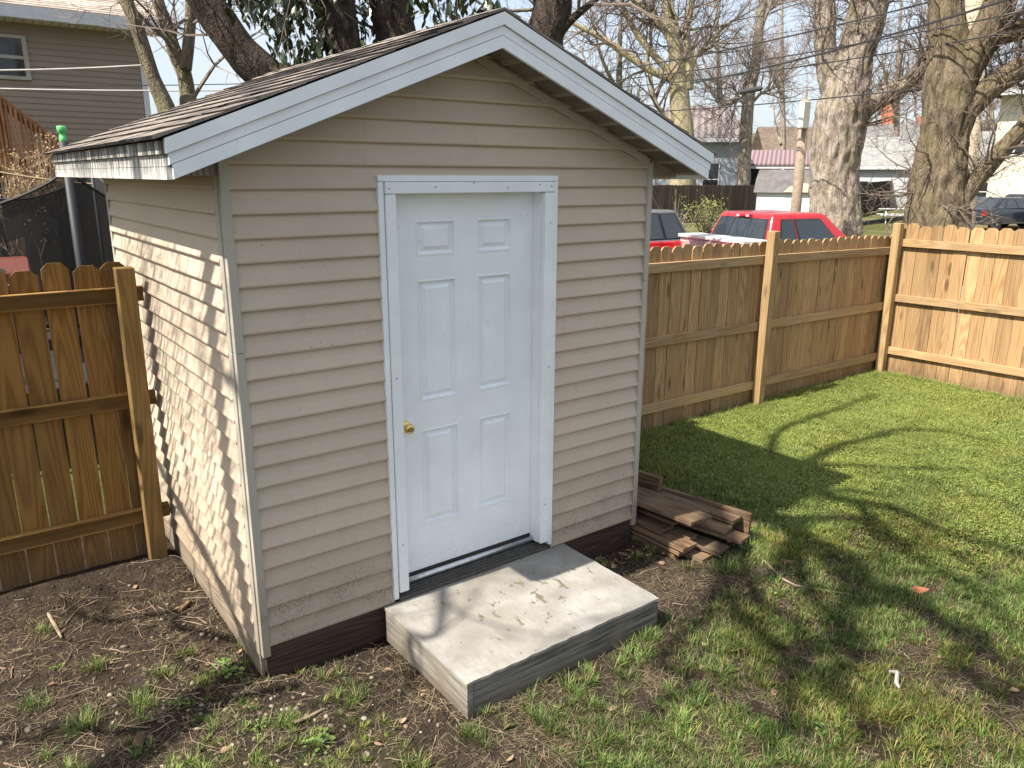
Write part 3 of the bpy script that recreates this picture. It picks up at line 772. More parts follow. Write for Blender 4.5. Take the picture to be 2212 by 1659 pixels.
# thick short turf
N = 640000
x_ = RNG.uniform(1.6, 8.3, N); y_ = RNG.uniform(-3.0, 1.5, N)
g = look(TG, x_, y_); r_ = np.hypot(x_-CAM.x, y_-CAM.y); clump = look(CL, x_, y_)
near_f = np.clip((y_+1.1-.0*x_)/.8, 0, 1)*np.clip((x_-2.3)/.8, 0, 1)
keep = (RNG.random(N) < np.clip(g*1.15-.12, 0, 1)*np.clip(.72+.8*clump, .1, 1)*(.62+.38*near_f)) & ~blocked(x_, y_) & wedge(x_, y_)
x_, y_, r_, clump, near_f = x_[keep], y_[keep], r_[keep], clump[keep], near_f[keep]; n = len(x_)
H = RNG.uniform(.022, .055, n)*(1+.35*np.clip(clump, -.5, 1)); Wd = RNG.uniform(.0028, .005, n)*(1+.10*np.clip(r_-4, 0, 5))
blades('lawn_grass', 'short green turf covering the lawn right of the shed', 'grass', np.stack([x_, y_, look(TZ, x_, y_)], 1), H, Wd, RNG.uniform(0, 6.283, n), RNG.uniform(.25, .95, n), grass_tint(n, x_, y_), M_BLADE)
# tufts in the thin foreground
tx, ty, th = [], [], []
for _ in range(12500):
    a, b = random.uniform(-1.6, 6.2), random.uniform(-3.0, .9)
    gg = grass_amount(a, b)
    if random.random() < gg*.75*(1 if b < -.2 or a < .3 else .3) and gg < 1.01: tx.append(a); ty.append(b); th.append(random.uniform(.55, 1.25)*(.75 if a < .3 else 1))
for a, b, h_ in ((-.62, .55, 1), (-.35, .30, .9), (-.9, .42, 1.2), (-.25, .1, 1.1), (-.48, .12, 1.2), (-.02, -.35, .9), (-.72, .16, 1.2), (-.8, 1.05, .8), (-.22, .42, .7), (.32, -.95, 1), (.62, -.98, 1.2), (.86, -1.02, 1.2), (1.95, -.55, 1.1), (1.98, -.3, .9), (2.15, -.1, .9), (2.35, -.25, .9), (2.62, -.62, 1.5), (2.75, -.68, 1.4), (2.95, -.66, 1.2), (3.2, -.58, 1.2), (1.2, -.95, 1), (1.6, -.95, 1.1)):
    for _ in range(3): tx.append(a+random.uniform(-.05, .05)); ty.append(b+random.uniform(-.05, .05)); th.append(h_)
for _ in range(260):
    tx.append(random.uniform(2.9, 8.2)); ty.append(1.44+random.uniform(-.09, .05)); th.append(random.uniform(.7, 1.7))
for _ in range(110):
    b_ = random.uniform(-1.5, 1.4); tx.append(8.30+.045*(1.5-b_)-random.uniform(.02, .12)); ty.append(b_); th.append(random.uniform(.7, 1.6))
for _ in range(900):
    tx.append(random.uniform(3.0, 8.1)); ty.append(random.uniform(-1.2, 1.35)); th.append(random.uniform(.55, .95))
tx, ty, th = map(np.array, (tx, ty, th)); ok = wedge(tx, ty) & ~blocked(tx, ty); tx, ty, th = tx[ok], ty[ok], th[ok]
per = RNG.integers(26, 62, len(tx)); ti = np.repeat(np.arange(len(tx)), per); n = len(ti)
ang = RNG.uniform(0, 6.283, n); rad = np.abs(RNG.normal(0, .026, n))*th[ti]
x_, y_ = tx[ti]+rad*np.cos(ang), ty[ti]+rad*np.sin(ang); ok = ~blocked(x_, y_); x_, y_, ang, ti = x_[ok], y_[ok], ang[ok], ti[ok]; n = len(x_)
tb = RNG.uniform(.75, 1.25, len(tx))[ti][:, None]
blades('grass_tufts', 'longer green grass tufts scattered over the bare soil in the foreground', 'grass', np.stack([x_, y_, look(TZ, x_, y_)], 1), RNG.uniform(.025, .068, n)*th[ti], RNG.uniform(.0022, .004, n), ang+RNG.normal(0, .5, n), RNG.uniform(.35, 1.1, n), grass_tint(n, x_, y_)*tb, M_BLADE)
# dead straw lying flat
N = 210000
x_ = RNG.uniform(-1.5, 6.0, N); y_ = RNG.uniform(-3.0, 1.4, N); g = look(TG, x_, y_)
keep = (RNG.random(N) < .4+.45*(x_ > .5)*(y_ < -.4)) & ~blocked(x_, y_) & wedge(x_, y_) & ((look(CL, x_, y_) > -.15) | (RNG.random(N) < .25)); x_, y_ = x_[keep], y_[keep]; n = len(x_)
tc = np.array((.27, .215, .135))*RNG.uniform(.3, 1.2, (n, 1)); tc[RNG.random(n) < .3] *= np.array((.6, .5, .45))
blades('dry_straw', 'dead straw and fine plant debris strewn over soil and turf', 'straw', np.stack([x_, y_, look(TZ, x_, y_)+.004], 1), RNG.uniform(.02, .085, n), RNG.uniform(.0015, .0035, n), RNG.uniform(0, 6.283, n), RNG.uniform(1.0, 1.2, n), tc, M_LITTER, flat=.16)
# clover and chickweed in the sunny part: little paired leaves
N = 330000
x_ = RNG.uniform(2.6, 8.3, N); y_ = RNG.uniform(-1.6, 1.5, N)
keep = (RNG.random(N) < np.clip((x_-3.4)/1.6, .03, 1)*np.clip(.55+.8*look(CL, x_*.6, y_*.6), .08, 1)) & ~blocked(x_, y_) & wedge(x_, y_); x_, y_ = x_[keep], y_[keep]; n = len(x_)
sz = RNG.uniform(.004, .0085, n); an = RNG.uniform(0, 6.283, n); tl = RNG.uniform(-.5, .5, (n, 2)); zz = look(TZ, x_, y_)+RNG.uniform(.012, .042, n)
v = np.zeros((n, 4, 3), np.float32)
for k in range(4):
    a = an+k*math.pi/2; dx, dy = np.cos(a)*sz*(1 if k % 2 else .7), np.sin(a)*sz*(1 if k % 2 else .7)
    v[:, k, 0] = x_+dx; v[:, k, 1] = y_+dy; v[:, k, 2] = zz+tl[:, 0]*dx+tl[:, 1]*dy
tc = np.array((.29, .345, .085))*RNG.uniform(.6, 1.3, (n, 1)); c4 = np.concatenate([np.repeat(tc[:, None], 4, 1), np.ones((n, 4, 1))], 2)
o = bpy.data.objects.new('clover_patch', np_mesh('clover_patch', v.reshape(-1, 3), np.arange(n*4, dtype=np.int32).reshape(n, 4), M_BLADE, {'tint': ('FLOAT_COLOR', c4.reshape(-1, 4))})); col.objects.link(o)
tag(o, 'small yellow-green ground cover leaves in the sunny lawn', 'ground cover', kind='stuff')
# pebbles
ico = bmesh.new(); bmesh.ops.create_icosphere(ico, subdivisions=1, radius=1); iv = np.array([q.co[:] for q in ico.verts]); ifc = np.array([[q.index for q in f.verts] for f in ico.faces]); ico.free()
def scatter_pebbles(name, label, n, fx, smin, smax, pal):
    V, Fc, Cc = [], [], []
    while len(V) < n:
        a, b = fx()
        if blocked(np.array([a]), np.array([b]))[0]: continue
        s_ = smin+(smax-smin)*random.random()**3; sc_ = np.array((s_*random.uniform(.8, 1.4), s_*random.uniform(.7, 1.1), s_*random.uniform(.45, .75)))
        t_ = random.uniform(0, 6.28); R_ = np.array([[math.cos(t_), -math.sin(t_), 0], [math.sin(t_), math.cos(t_), 0], [0, 0, 1]])
        q = (iv*RNG.uniform(.85, 1.1, (len(iv), 1))*sc_)@R_.T+np.array((a, b, ground_z(a, b)+s_*.2)); Fc.append(ifc+len(V)*len(iv)); V.append(q)
        c = np.array(random.choice(pal))*random.uniform(.6, 1.2); Cc.append(np.tile([*c, 1], (len(iv), 1)))
    me = np_mesh(name, np.concatenate(V), np.concatenate(Fc).astype(np.int32), M_LITTER_P, {'tint': ('FLOAT_COLOR', np.concatenate(Cc))}, smooth=True)
    o = bpy.data.objects.new(name, me); col.objects.link(o); tag(o, label, 'pebbles', kind='stuff')
t_ = NT('pebble'); M_LITTER_P = t_.fin(t_.n('ShaderNodeAttribute', attribute_name='tint').outputs['Color'], .85, 0, .2)
PAL = [(.27, .22, .16), (.17, .145, .12), (.31, .27, .21), (.14, .11, .085), (.22, .15, .1)]
scatter_pebbles('soil_pebbles', 'small rounded pebbles scattered on the bare soil left of the step', 900, lambda: (random.gauss(-.15, .5), random.gauss(-.15, .55)), .003, .016, PAL)
scatter_pebbles('soil_crumbs', 'crumbs of dark soil over the bare ground', 9000, lambda: (random.uniform(-1.3, 2.4), random.uniform(-1.3, 1.6)), .003, .011, [(.06, .045, .033), (.09, .07, .052), (.045, .033, .025)])
# twigs
M_TWIG = plain('dry_twig', (.26, .19, .13), .85, 0, .5, 12)
def crooked(a, L_, th_, n=5, r=random, k=.14):
    p = Vector(a); pts = [p.copy()]
    for _ in range(n):
        th_ += r.uniform(-k, k); p = p+Vector((math.cos(th_), math.sin(th_), 0))*(L_/n); pts.append(p.copy())
    return pts
mb = MB(); cnt = 0
while cnt < 300:
    a, b = random.uniform(-1.4, 4.5), random.uniform(-2.8, 1.5)
    if cnt % 2: a, b = random.gauss(-.25, .5), random.gauss(.4, .6)
    if blocked(np.array([a]), np.array([b]))[0]: continue
    L_ = random.uniform(.05, .2); pts = crooked((a, b, 0), L_, random.uniform(0, 6.28))
    pts = [Vector((p.x, p.y, ground_z(p.x, p.y)+.006+random.uniform(0, .006))) for p in pts]; r0 = random.uniform(.0012, .0036)
    mb.tube(pts, [r0*(1-.5*i/5) for i in range(6)], 4); cnt += 1
tag(mb.build('fallen_twigs', M_TWIG), 'thin dry twigs strewn over the soil and lawn', 'twigs', kind='stuff')
# fallen leaves, each a folded curled blade
def leaf_mesh(mb, c, L_, w_, th_, tilt, curl):
    c = Vector(c); R_ = Matrix.Rotation(th_, 3, 'Z') @ Matrix.Rotation(tilt, 3, 'X')
    prof = [(-.5, .02), (-.25, .42), (.05, .5), (.3, .33), (.5, .02)]
    L1 = [c+R_ @ Vector((t__*L_, 0, curl*L_*(t__*t__)*1.2)) for t__, _ in prof]
    A = [c+R_ @ Vector((t__*L_, q*w_, curl*L_*(t__*t__)*1.2+.18*q*w_)) for t__, q in prof]; B = [c+R_ @ Vector((t__*L_, -q*w_, curl*L_*(t__*t__)*1.2+.22*q*w_)) for t__, q in prof]
    n = len(prof); mb.add(L1+A+B, [(i, i+1, n+i+1, n+i) for i in range(n-1)]+[(i+1, i, 2*n+i, 2*n+i+1) for i in range(n-1)])
t_ = NT('dead_leaf'); pp = t_.pos(); M_DEADLEAF = t_.fin(t_.mix(t_.mapr(t_.noise(pp, 9, 3), .35, .65), (.12, .07, .045), (.33, .22, .14)), .8, 0, .2)
mb = MB(); cnt = 0
while cnt < 330:
    a, b = random.uniform(-1.4, 6.5), random.uniform(-2.9, 1.45)
    if cnt % 5 == 0: a, b = random.gauss(2.3, .25), random.gauss(-.12, .1)
    if blocked(np.array([a]), np.array([b]))[0]: continue
    s_ = random.uniform(.02, .055); leaf_mesh(mb, (a, b, ground_z(a, b)+.012), s_, s_*random.uniform(.28, .6), random.uniform(0, 6.28), random.uniform(-.7, .7), random.uniform(-.5, 1.0)); cnt += 1
tag(mb.build('fallen_leaves', M_DEADLEAF), 'brown dead leaves scattered over the soil and lawn', 'leaves', kind='stuff')
def single(name, label, cat, mb, mat, p, **k):
    return tag(mb.build(name, mat, None, base=p, **k), label, cat)
p = gp(197, 1260, .02); mb = MB(); leaf_mesh(mb, p, .075, .03, .15, .2, .3)
single('yellow_leaf', 'bright orange-yellow leaf lying on the soil by the left fence', 'leaf', mb, plain('yellow_leaf', (.62, .33, .06), .6), p)
p = gp(1985, 1275, .025); mb = MB(); leaf_mesh(mb, p, .11, .045, -.7, .5, .5)
single('orange_leaf', 'rusty orange curled leaf on the lawn at right', 'leaf', mb, plain('orange_leaf', (.27, .085, .04), .8), p)
p = gp(1935, 1465, .02); mb = MB(); a = gp(1920, 1450, .03); b = gp(1938, 1452, .035); c = gp(1936, 1475, .03); d_ = gp(1943, 1487, .02)
mb.tube([a, b, c, d_], [.006, .01, .011, .006], 6)
single('pale_bark_strip', 'pale bent strip of peeled bark on the lawn', 'bark', mb, plain('pale_bark', (.3, .28, .25), .9), p)
for (u_, v_, L_, lab, ang_, w_) in ((301, 1600, .09, 'brown chunk of bark on the soil at lower left', 1.1, .05), (1700, 1215, .08, 'small pale wood chip in the lawn right of the planks', 2.0, .022), (400, 1310, .10, 'pale splinter of wood on the soil near the shed side', .7, .03)):
    p = gp(u_, v_, .012); d_ = Vector((math.cos(ang_), math.sin(ang_), 0)); q = Vector((-d_.y, d_.x, 0)); mb = MB()
    mb.hexa([p-d_*L_/2-q*w_/2, p+d_*L_/2-q*w_*.3, p+d_*L_*.55+q*w_*.4, p-d_*L_*.4+q*w_/2]+[x+Vector((0, 0, .014)) for x in (p-d_*L_*.45-q*w_*.4, p+d_*L_*.45-q*w_*.25, p+d_*L_/2+q*w_*.35, p-d_*L_*.35+q*w_*.4)])
    single('bark_chip', lab, 'bark', mb, M_PLANK, p)
for lab, pts, r0 in (('forked stick on the soil in front of the left fence', [(100, 1318), (112, 1340), (125, 1362), (133, 1378)], .009), ('long thin stick lying in the lawn right of centre', [(1632, 1192), (1690, 1250), (1720, 1265), (1830, 1283)], .006),
                     ('dark crooked stick on the soil below the shed front', [(636, 1561), (668, 1548), (700, 1530)], .008), ('short curved stick in the lawn beyond the plank pile', [(1570, 1170), (1610, 1163), (1640, 1160)], .011)):
    q = [gp(u_, v_, .015) for u_, v_ in pts]; mb = MB(); mb.tube(q, [r0]*(len(q)-1)+[r0*.5], 6)
    single('stick', lab, 'stick', mb, M_TWIG, q[0])
# broad-leaved weeds
t_ = NT('weed_leaf'); M_WEED = t_.fin(t_.mix(t_.rnd(), (.10, .17, .04), (.17, .24, .06)), .45, 0, .4)
def weed(label, p, n, R0, rnd):
    p = Vector((p[0], p[1], ground_z(p[0], p[1]))); t0 = thing('weed', label, 'weed', p, 0, 'broad-leaved weeds')
    for i in range(n):
        a = rnd.uniform(0, 6.28); r_ = R0*math.sqrt(rnd.random()); z_ = rnd.uniform(.015, .06)*R0/.1
        q = p+Vector((r_*math.cos(a), r_*math.sin(a), z_)); s_ = rnd.uniform(.025, .045)*R0/.1*.9
        mb = MB(); leaf_mesh(mb, q, s_, s_*.75, a, rnd.uniform(-.3, .3), rnd.uniform(-.2, .3)); mb.tube([p, p*.5+q*.5+Vector((0, 0, .01)), q], .0014, 3); mb.build('leaf', M_WEED, t0)
rw = random.Random(3)
for lab, u_, v_, n, R0 in (('bushy clump of round-leaved weed at the foot of the shed corner', 488, 1452, 34, .085), ('sprawling small-leaved weed on the soil below the shed front', 690, 1612, 26, .07), ('low weed rosette among gravel at lower left', 388, 1520, 14, .05), ('broad-leaved weed among grass at the bottom left', 560, 1570, 14, .045), ('weed seedling on the soil left of the gravel', 128, 1440, 9, .04), ('dandelion-like weed at the bottom of the lawn', 1790, 1590, 14, .07), ('leggy weed growing against the right side fence', 2165, 815, 12, .07), ('weed growing at the foot of the far corner post', 1905, 800, 14, .09)):
    weed(lab, gp(u_, v_), n, R0, rw)

# ------------------------------------------------------------------ trees
def m_bark(name, a, b, moss=None, k=1.0):
    t = NT(name); p = t.pos()
    n = t.noise(t.scale(p, (1, 1, .2)), 9*k, 6, .7, .8); n2 = t.noise(p, 2.2, 4); n3 = t.noise(p, 60, 3)
    wv = t.n('ShaderNodeTexNoise'); t.l(p, wv.inputs['Vector']); wv.inputs['Scale'].default_value = 5; wv.inputs['Detail'].default_value = 3
    pit = t.n('ShaderNodeTexVoronoi', feature='DISTANCE_TO_EDGE'); t.l(t.scale(t.vmath('ADD', p, t.scale(wv.outputs['Color'], (.35, .35, .6))), (1, 1, .22)), pit.inputs['Vector']); pit.inputs['Scale'].default_value = 19*k
    n = t.math('ADD', t.math('MULTIPLY', n, .92), t.math('MULTIPLY', t.mapr(pit.outputs[0], 0, .2), .10))
    c = t.mix(t.mapr(n, .40, .62), a, b); c = t.mix(t.mapr(n3, .4, .8, 0, .3), c, tuple(min(1, q*1.5) for q in b))
    if moss: c = t.mix(t.mapr(n2, .5, .68, 0, moss[1]), c, moss[0])
    t.bump(n, 1.0, .06)
    return t.fin(c, .9, 0, .15)
M_BARK_GREY = m_bark('pale_grey_ridged_bark', (.085, .068, .055), (.38, .32, .27), ((.30, .28, .12), .35))
M_BARK_DARK = m_bark('dark_brown_bark', (.022, .017, .013), (.085, .066, .052))
M_BARK_MOSS = m_bark('mossy_brown_bark', (.05, .038, .026), (.2, .16, .11), ((.20, .175, .075), .4))
M_BARK_YEL = m_bark('yellowish_smooth_bark', (.22, .18, .12), (.38, .33, .22), ((.36, .34, .14), .5), .6)
M_BARK_THIN = m_bark('grey_green_bark', (.13, .105, .075), (.26, .22, .15), ((.25, .24, .11), .5))
M_BRANCH = plain('brown_twig_bark', (.15, .115, .09), .9, 0, .3)
M_BRANCH_P = plain('pale_twig_bark', (.23, .18, .15), .9, 0, .3)
def smooth_path(pts, rad, sub):
    P, R_ = [], []; n = len(pts)
    for i in range(n-1):
        p0, p1, p2, p3 = pts[max(i-1, 0)], pts[i], pts[i+1], pts[min(i+2, n-1)]
        for s_ in range(sub):
            t__ = s_/sub
            P.append(.5*((2*p1)+(p2-p0)*t__+(2*p0-5*p1+4*p2-p3)*t__**2+(3*p1-p0-3*p2+p3)*t__**3)); R_.append(rad[i]+(rad[i+1]-rad[i])*t__)
    P.append(pts[-1]); R_.append(rad[-1]); return P, R_
def bark_disp(amp, freq=7, seed=0):
    def f(q, a, i):
        n = mnoise.noise(Vector((math.cos(a)*freq*.55, math.sin(a)*freq*.55, q.z*1.6+seed))); n2 = mnoise.noise(Vector((q.x*9, q.y*9, q.z*3.0+seed)))
        n3_ = mnoise.noise(Vector((math.cos(a)*freq*1.6, math.sin(a)*freq*1.6, q.z*2.6+seed+7)))
        return 1+amp*(1-2.4*abs(n))+amp*.7*(1-2*abs(n3_))+amp*.7*n2
    return f
def grow(mb, P, R_, rnd, n, L_, depth, lift=.15, minr=.006, spread=1.0, t0=.15, r_fac=.5, seg=5):
    """branches from a limb, each carrying finer ones"""
    for _ in range(n):
        k = t0+(1-t0)*rnd.random(); i = min(int(k*(len(P)-1)), len(P)-2); base = P[i]; d = (P[i+1]-P[i]).normalized()
        o = Vector((rnd.gauss(0, 1), rnd.gauss(0, 1), rnd.gauss(0, 1))).normalized(); o = (o-d*o.dot(d)).normalized()
        dirn = (d*rnd.uniform(.3, 1)+o*rnd.uniform(.6, 1.2)*spread+Vector((0, 0, lift))).normalized()
        ll = L_*rnd.uniform(.5, 1.25); r0 = max(minr, min(R_[i]*r_fac, .016*ll)); q = base.copy(); pts = [q.copy()]; rs = [r0]
        for s_ in range(seg):
            dirn = (dirn+Vector((rnd.gauss(0, .22), rnd.gauss(0, .22), rnd.gauss(.03, .2)))).normalized(); q = q+dirn*ll/seg; pts.append(q.copy()); rs.append(max(minr*.6, r0*(1-.8*(s_+1)/seg)))
        mb.tube(pts, rs, 5 if r0 > .02 else 3, cap=False)
        if depth > 0: grow(mb, pts, rs, rnd, max(2, int(n*.22)+2) if depth > 1 else 4, ll*.5, depth-1, lift, minr, spread, .2, .6, 4)
def tree(name, label, limbs, bark, twig_mat, seed, ntwig=14, tl=1.6, depth=2, n_side=16, amp=.05, minr=.006, sub=6, lift=.15, group=None):
    """limbs: list of (points, radii); first one is the trunk"""
    rnd = random.Random(seed); base = limbs[0][0][0]
    t0 = thing(name, label, 'tree', (base.x, base.y, 0), 0, group); tw = MB()
    for j, (pts, rad) in enumerate(limbs):
        P, R_ = smooth_path([Vector(p) for p in pts], rad, sub); mb = MB()
        mb.tube(P, R_, n_side if R_[0] > .08 else 8, True, bark_disp(amp*min(1, R_[0]/.15), 7, seed+j)); mb.build('trunk' if j == 0 else 'limb', bark, t0, smooth=True)
        grow(tw, P, R_, rnd, int(ntwig*(1 if j else .6)), tl*(1 if j else .8), depth, lift, minr, 1.0, .25 if j else .5)
    if tw.v: tw.build('crown', twig_mat, t0)
    return t0
def poly(r, pts, up_to=None):                    # picture points at a range -> world points
    return [rp(u_, v_, r) for u_, v_ in pts]
def foot(p): return Vector((p.x, p.y, -.1))
def px(r, w, u=1106):                            # radius in metres of a limb w picture units wide at range r
    return w*r*math.cos(math.atan((u-1106)/F_PX))/F_PX/2

# thin multi-stemmed tree behind the shed roof, left
r_ = 11.0; A = poly(r_, [(375, 300), (362, 242), (331, 169), (310, 104), (289, 39), (271, -5), (240, -120)]); B = poly(r_+.3, [(409, 226), (396, 151), (375, 104), (359, 52), (339, -5), (310, -130), (300, -240)]); C = poly(r_+.2, [(401, 150), (409, 78), (414, 0), (425, -120), (420, -260)])
tree('bare_tree', 'slender grey-green multi-stemmed bare tree behind the left roof edge', [([foot(A[0]+Vector((.2, 0, 0))), A[0]]+A[1:], [.15, .125, .11, .085, .082, .08, .075, .05]), ([foot(A[0]+Vector((.3, .1, 0)))]+[A[0]+Vector((.25, .1, .2))]+B, [.14, .11, .1, .085, .08, .075, .07, .05, .03]), (C, [.075, .07, .065, .05, .03])], M_BARK_THIN, M_BRANCH_P, 21, 11, 1.5, 2, 14, .03, .004)
# leaning dark trunk
r_ = 9.0; A = poly(r_, [(640, 260), (585, 178), (520, 112), (478, 52), (440, -10), (390, -110), (350, -260)])
tree('leaning_tree', 'dark rough-barked trunk leaning left above the shed roof', [([foot(A[0]+Vector((.3, .1, 0)))]+A, [.3, .23, .19, .17, .165, .16, .13, .08])], M_BARK_DARK, M_BRANCH, 5, 14, 1.4, 2, 22, .07, .004)
# evergreen with two trunks behind the ridge
r_ = 9.6; A = poly(r_, [(760, 260), (748, 120), (737, 60), (724, 0), (700, -120), (690, -300)]); B = poly(r_+.3, [(850, 250), (856, 90), (848, 45), (840, 0), (825, -130), (830, -320)])
mag = tree('evergreen_tree', 'dark two-trunked tree with large leathery evergreen leaves behind the shed', [([foot(A[0])]+A, [.25, .2, .16, .18, .19, .17, .1]), ([foot(B[0])]+B, [.3, .26, .225, .225, .22, .2, .12])], M_BARK_DARK, M_BRANCH, 9, 10, 1.3, 2, 24, .07, .005)
t_ = NT('leathery_leaf'); M_MAG = t_.fin(t_.mix(t_.mapr(t_.rnd(), .0, 1), (.014, .022, .010), (.05, .065, .022)), .32, 0, .5)
lm = []
for k in range(4):
    mb = MB(); leaf_mesh(mb, (0, 0, 0), .15, .062, 0, 0, -.5+.25*k); lm.append(mb.mesh('leaf', M_MAG))
rl = random.Random(77); crown = MB(); cnt = 0
zones = [((505, -60, 560, 45), .1), ((560, -60, 705, 62), .26), ((600, 60, 705, 165), .14), ((585, 110, 640, 180), .07), ((690, -40, 775, 130), .16), ((775, -20, 800, 105), .05), ((880, -60, 1060, 60), .16), ((980, 0, 1050, 55), .06), ((960, 20, 1010, 60), .04)]
sprigs = []
tot = sum(z[1] for z in zones)
while cnt < 292:
    z = rl.choices(zones, [q[1] for q in zones])[0][0]; u_, v_ = rl.uniform(z[0], z[2]), rl.uniform(z[1], z[3]); rr_ = rl.uniform(8.2, 10.2)
    c = rp(u_, v_, rr_); sprigs.append(c)
    for _ in range(rl.randint(4, 7)):
        if cnt >= 292: break
        q = c+Vector((rl.gauss(0, .06), rl.gauss(0, .06), rl.gauss(-.02, .06)))
        o = inst('leaf', rl.choice(lm), mag, q, (rl.uniform(-.6, .6), rl.uniform(.5, 1.5), rl.uniform(0, 6.28)), (rl.uniform(.75, 1.15),)*3); cnt += 1
for c in sprigs: crown.tube([c+Vector((rl.uniform(-.3, .3), rl.uniform(-.3, .3), rl.uniform(.2, .6))), c+Vector((0, 0, .1)), c], [.006, .005, .003], 4, False)
crown.build('leaf_twigs', M_BRANCH, mag)['kind'] = 'stuff'
far_l = MB()
for _ in range(2300):
    z = rl.choices(zones, [q[1] for q in zones])[0][0]; u_, v_ = rl.uniform(z[0]-15, z[2]+15), rl.uniform(z[1]-260, z[3]-6); 
    if v_ > 0 and rl.random() < .15: continue
    c = rp(u_, v_, rl.uniform(9.2, 11)); L_ = rl.uniform(.09, .15)
    m_ = MB(); leaf_mesh(m_, (0, 0, 0), L_, L_*.42, 0, 0, rl.uniform(-.4, .3)); R_ = Matrix.Rotation(rl.uniform(0, 6.28), 3, 'Z') @ Matrix.Rotation(rl.uniform(.4, 1.6), 3, 'Y'); 
    far_l.add([c+R_ @ Vector(q) for q in m_.v], m_.f)
far_l.build('foliage', M_MAG, mag)['kind'] = 'stuff'
# trunk right of the ridge
r_ = 12.5; A = poly(r_, [(1168, 180), (1172, 95), (1186, 45), (1196, 0), (1205, -120), (1200, -300)]); B = poly(r_-.1, [(1205, 75), (1235, 42), (1285, 0), (1350, -60)]); C = poly(r_, [(1162, 30), (1160, 0), (1150, -90)])
tree('ridge_tree', 'stout dark trunk standing just right of the shed ridge', [([foot(A[0])]+A, [.4, .33, .28, .27, .26, .22, .14]), (B, [.08, .06, .045, .03]), (C, [.06, .05, .03])], M_BARK_DARK, M_BRANCH, 14, 10, 2.0, 2, 22, .07, .005)
Z3 = lambda x_, y_: ((1700+x_/3.16)/1.38879, (y_/3.16)/1.38879)
Z4 = lambda x_, y_: ((2372+x_/3.16)/1.38879, (y_/3.16)/1.38879)
# yellowish spreading tree above the shed's right slope
r_ = 46.0; f_ = lambda *q: poly(r_, [Z3(*w_) for w_ in q]); w3 = lambda w_: px(r_, w_/4.39, 1480)
A = f_((1110, 1500), (1105, 1280), (1075, 1000), (1060, 800), (1030, 500), (980, 250), (945, 0), (920, -300))
tree('spreading_tree', 'yellow-grey bare tree with wide low limbs above the right roof slope', [([foot(A[0])]+A, [.8, .68, .58, .54, .5, .38, .28, .22, .12]),
    (f_((1000, 745), (880, 700), (750, 640), (500, 470), (300, 340), (100, 240), (-60, 120)), [w3(85), w3(75), w3(65), w3(60), w3(50), w3(40), w3(20)]),
    (f_((990, 690), (900, 600), (800, 490), (650, 290), (550, 110), (500, -40), (430, -200)), [w3(70), w3(62), w3(60), w3(52), w3(45), w3(38), w3(20)]),
    (f_((1150, 850), (1165, 650), (1150, 480), (1140, 250), (1190, 0), (1200, -200)), [w3(90), w3(80), w3(66), w3(60), w3(55), w3(30)]),
    (f_((1060, 1170), (960, 1130), (890, 1050), (830, 940), (790, 720), (760, 480), (740, 330)), [w3(50), w3(48), w3(45), w3(40), w3(36), w3(25), w3(12)]),
    (f_((1020, 400), (930, 280), (820, 160), (700, 50), (610, -20)), [w3(75), w3(70), w3(64), w3(50), w3(40)]),
    (f_((1170, 700), (1215, 560), (1260, 480), (1380, 370), (1480, 260)), [w3(45), w3(40), w3(36), w3(28), w3(12)]),
    (f_((1060, 560), (1080, 420), (1040, 200), (990, 20), (980, -150)), [w3(40), w3(36), w3(32), w3(28), w3(14)])], M_BARK_YEL, M_BRANCH, 33, 15, 4.2, 2, 18, .03, .011)
# slim tree left of the small pole
r_ = 49.0; f_ = lambda *q: poly(r_, [Z3(*w_) for w_ in q]); A = f_((1670, 1750), (1685, 1500), (1700, 1250), (1730, 900), (1790, 600), (1820, 300), (1850, 60), (1900, -150))
tree('slim_tree', 'tall slim bare tree in front of the striped red roof', [([foot(A[0])]+A, [.5, .42, .37, .35, .32, .29, .26, .22, .12]), (f_((1770, 960), (1850, 880), (1950, 840), (2080, 700)), [.1, .08, .06, .03]), (f_((1690, 1000), (1620, 900), (1560, 760)), [.09, .06, .03]), (f_((1850, 250), (1900, 120), (1960, -40)), [.12, .1, .06]), (f_((1700, 900), (1600, 960), (1500, 1040), (1440, 1120)), [.08, .06, .05, .03])], M_BARK_GREY, M_BRANCH_P, 40, 20, 3.6, 2, 14, .04, .012)
# big grey-barked tree behind the red truck
r_ = 27.0; f_ = lambda *q: poly(r_, [Z4(*w_) for w_ in q]); w4 = lambda w_: px(r_, w_/4.39, 1830)
A = f_((420, 2100), (410, 1659), (450, 1300), (500, 1000), (545, 720), (640, 480), (740, 230), (800, 0), (860, -250))
tree('big_pale_tree', 'massive tree with pale deeply ridged bark behind the red pickup', [([foot(A[0])]+A, [w4(460), w4(430), w4(385), w4(420), w4(420), w4(330), w4(250), w4(240), w4(220), w4(140)]),
    (f_((430, 960), (370, 700), (330, 450), (325, 200), (320, -50), (300, -300)), [w4(220), w4(190), w4(170), w4(165), w4(160), w4(100)]),
    (f_((560, 560), (600, 300), (640, 100), (650, -120)), [w4(200), w4(170), w4(160), w4(110)]),
    (f_((720, 1010), (850, 925), (980, 850), (1120, 770), (1260, 620), (1340, 470), (1450, 300)), [w4(150), w4(140), w4(125), w4(115), w4(100), w4(80), w4(40)]),
    (f_((1080, 800), (1200, 830), (1330, 700)), [w4(80), w4(70), w4(40)]),
    (f_((640, 1240), (700, 1160), (720, 1110)), [w4(45), w4(50), w4(40)])], M_BARK_GREY, M_BRANCH, 55, 24, 2.4, 2, 72, .085, .008, sub=18)
